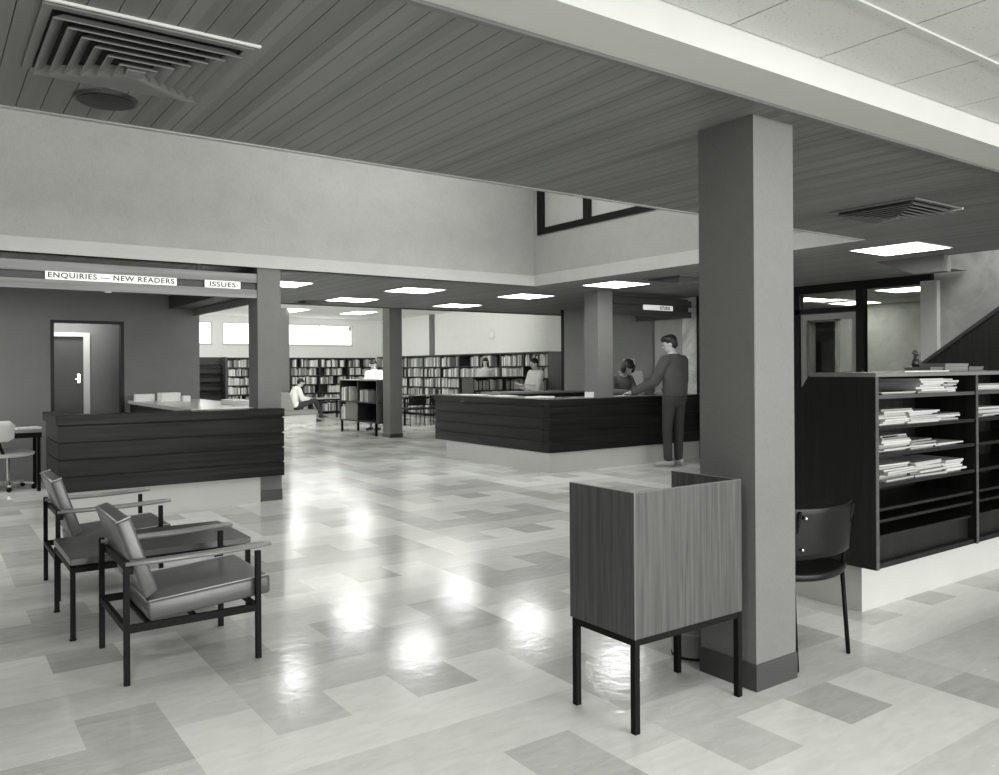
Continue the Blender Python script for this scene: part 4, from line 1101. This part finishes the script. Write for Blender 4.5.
# young woman with long hair behind the island bookcase
J = standing(look=(0, 1, -.25))
person('young woman with long dark hair standing behind the low island bookcase', (11.47, 16.75, 0), PI - .62, J,
       dict(top=mat('pale_cardigan', .42, .8, 'weave', amount=.2), bottom=M_dress, shoe=M_shoeblack, skirt=[((0,0,1.02), .14, .11), ((0,0,.88), .175, .14), ((0,0,.5), .20, .17)],
            hair=[((.072,-.02,-.06), (.03,.055,.13)), ((-.072,-.02,-.06), (.03,.055,.13)), ((0,-.06,-.06), (.085,.05,.14)), ((0,.03,.08), (.07,.06,.04))]), voxel=.014, s=.945)
# woman behind the mobile bookcase
J = standing(look=(-.2, .9, -.45), wristL=(-.12, .28, 1.05), wristR=(.12, .28, 1.05), elbowL=(-.22, .05, 1.12), elbowR=(.22, .05, 1.12), head=(0, .03, 1.615))
person('woman in a white top looking down behind the low bookcase on legs', (8.33, 16.62, 0), 2.1, J,
       dict(top=M_shirt, bottom=M_dress, shoe=M_shoeblack, puff=.012, skirt=[((0,0,1.02), .14, .11), ((0,0,.88), .175, .14), ((0,0,.5), .20, .17)],
            hair=[((0,-.05,-.0), (.085,.07,.085)), ((0,.05,.08), (.075,.05,.035))]), voxel=.014, s=.92)
# seated reader
zs_ = .33
J = dict(spine=[(0,-.02,.45),(0,-.07,.58),(0,-.06,.75),(0,.02,.90),(0,.07,.98)], neck=(0,.07,.97), head=(0,.13,1.10), look=(0,.85,-.5),
         shoulderL=(-.17,.02,.905), shoulderR=(.17,.02,.905), elbowL=(-.22,.10,.66), elbowR=(.22,.10,.66), wristL=(-.10,.34,.67), wristR=(.10,.34,.67),
         hipL=(-.09,0,.45), hipR=(.09,0,.45), kneeL=(-.12,.46,.56), kneeR=(.10,.50,.62), ankleL=(-.12,.58,.085), ankleR=(.06,.72,.20), footR=(.1,1,-.2))
person('young man in a white shirt sitting cross-legged on the grey bench reading', (7.98, 20.42, -.01), -PI/2, J,
       dict(top=M_shirt, bottom=M_trouser, shoe=M_shoeblack, puff=.015, hair=[((0,-.05,.01), (.078,.06,.075)), ((0,.04,.08), (.068,.05,.035))]), voxel=.014, s=.95)
tag(MB().obox((8.34, 20.42, .68), (.20, .28, .02), (0, -.35, 0)).build('open_book', mat('dark_cover', .03, .5)), 'dark book on the lap of the seated reader', 'book')

# ------------------------------------------------------------------ lights
def area(name, loc, rot, sx, sy, power, spread=PI):
    l = bpy.data.lights.new(name, 'AREA'); l.shape = 'RECTANGLE'; l.size = sx; l.size_y = sy; l.energy = power; l.color = (1, 1, .985); l.spread = spread
    o = bpy.data.objects.new(name, l); col.objects.link(o); o.location = loc; o.rotation_euler = rot
    return o
# daylight: window wall behind the camera; the fills below are added and unseen
area('daylight_rear_windows', (6.0, -9.5, 1.7), (PI/2, 0, 0), 12, 3.0, 1300)
area('void_wall_fill', (-.2, 3.95, 3.6), (PI/2 + .1, 0, 0), 7, 1.1, 52)  # unseen fill added to light the far wall of the void
area('office_fill', (-1.6, 10.1, 2.44), (0, 0, 0), 2.6, .8, 90)  # out-of-frame fill added to brighten the office corner
area('staircase_fill', (8.9, 2.2, 4.1), (0, 0, 0), 1.2, 3.0, 110)  # added fill that lifts the concrete stair wall
area('corridor_fill', (1.6, 12.2, 2.40), (0, 0, 0), .6, .3, 14)  # small added fill brightening the door recess
area('lobby_lamps', (11.8, 6.6, 2.42), (0, 0, 0), 2, 3, 10)
area('reading_fill', (7.6, 15.4, 2.80), (PI/2 + .05, 0, 0), 5.5, .35, 140)  # hidden fill added to whiten the reading room walls
for lx, pw in ((-.3, 30), (2.6, 13)):
    for ly in (-.9, .9):
        area('hall_fill', (lx, ly, 2.55), (0, 0, 0), .6, .6, pw)  # unseen overhead fill added to brighten the near floor
area('void_floor_fill', (4.3, 6.0, 4.25), (0, 0, 0), 2.4, 3.4, 65)  # unseen downlight added to brighten the floor below the void

wd = bpy.data.worlds.new('world'); scene.world = wd; wd.use_nodes = True
bg = wd.node_tree.nodes['Background']; bg.inputs[0].default_value = (1, 1, .96, 1); bg.inputs[1].default_value = .22

# ------------------------------------------------------------------ camera
cd = bpy.data.cameras.new('camera'); co = bpy.data.objects.new('camera', cd); col.objects.link(co)
cd.sensor_width = 36; cd.lens = 813.615 / 999 * 36; cd.shift_y = -19.08 / 999; cd.clip_start = .05; cd.clip_end = 200
yaw = .617808; roll = -.00613
fw = V((math.sin(yaw), math.cos(yaw), 0)); r = V((math.cos(yaw), -math.sin(yaw), 0)); u = V((0, 0, 1))
r2 = r*math.cos(roll) + u*math.sin(roll); u2 = u*math.cos(roll) - r*math.sin(roll)
mw = Matrix((r2, u2, -fw)).transposed().to_4x4(); mw.translation = (0, 0, 1.383)
co.matrix_world = mw
scene.camera = co
scene.view_settings.view_transform = 'Standard'; scene.view_settings.look = 'None'; scene.view_settings.gamma = 1
scene.view_settings.exposure = 0.45
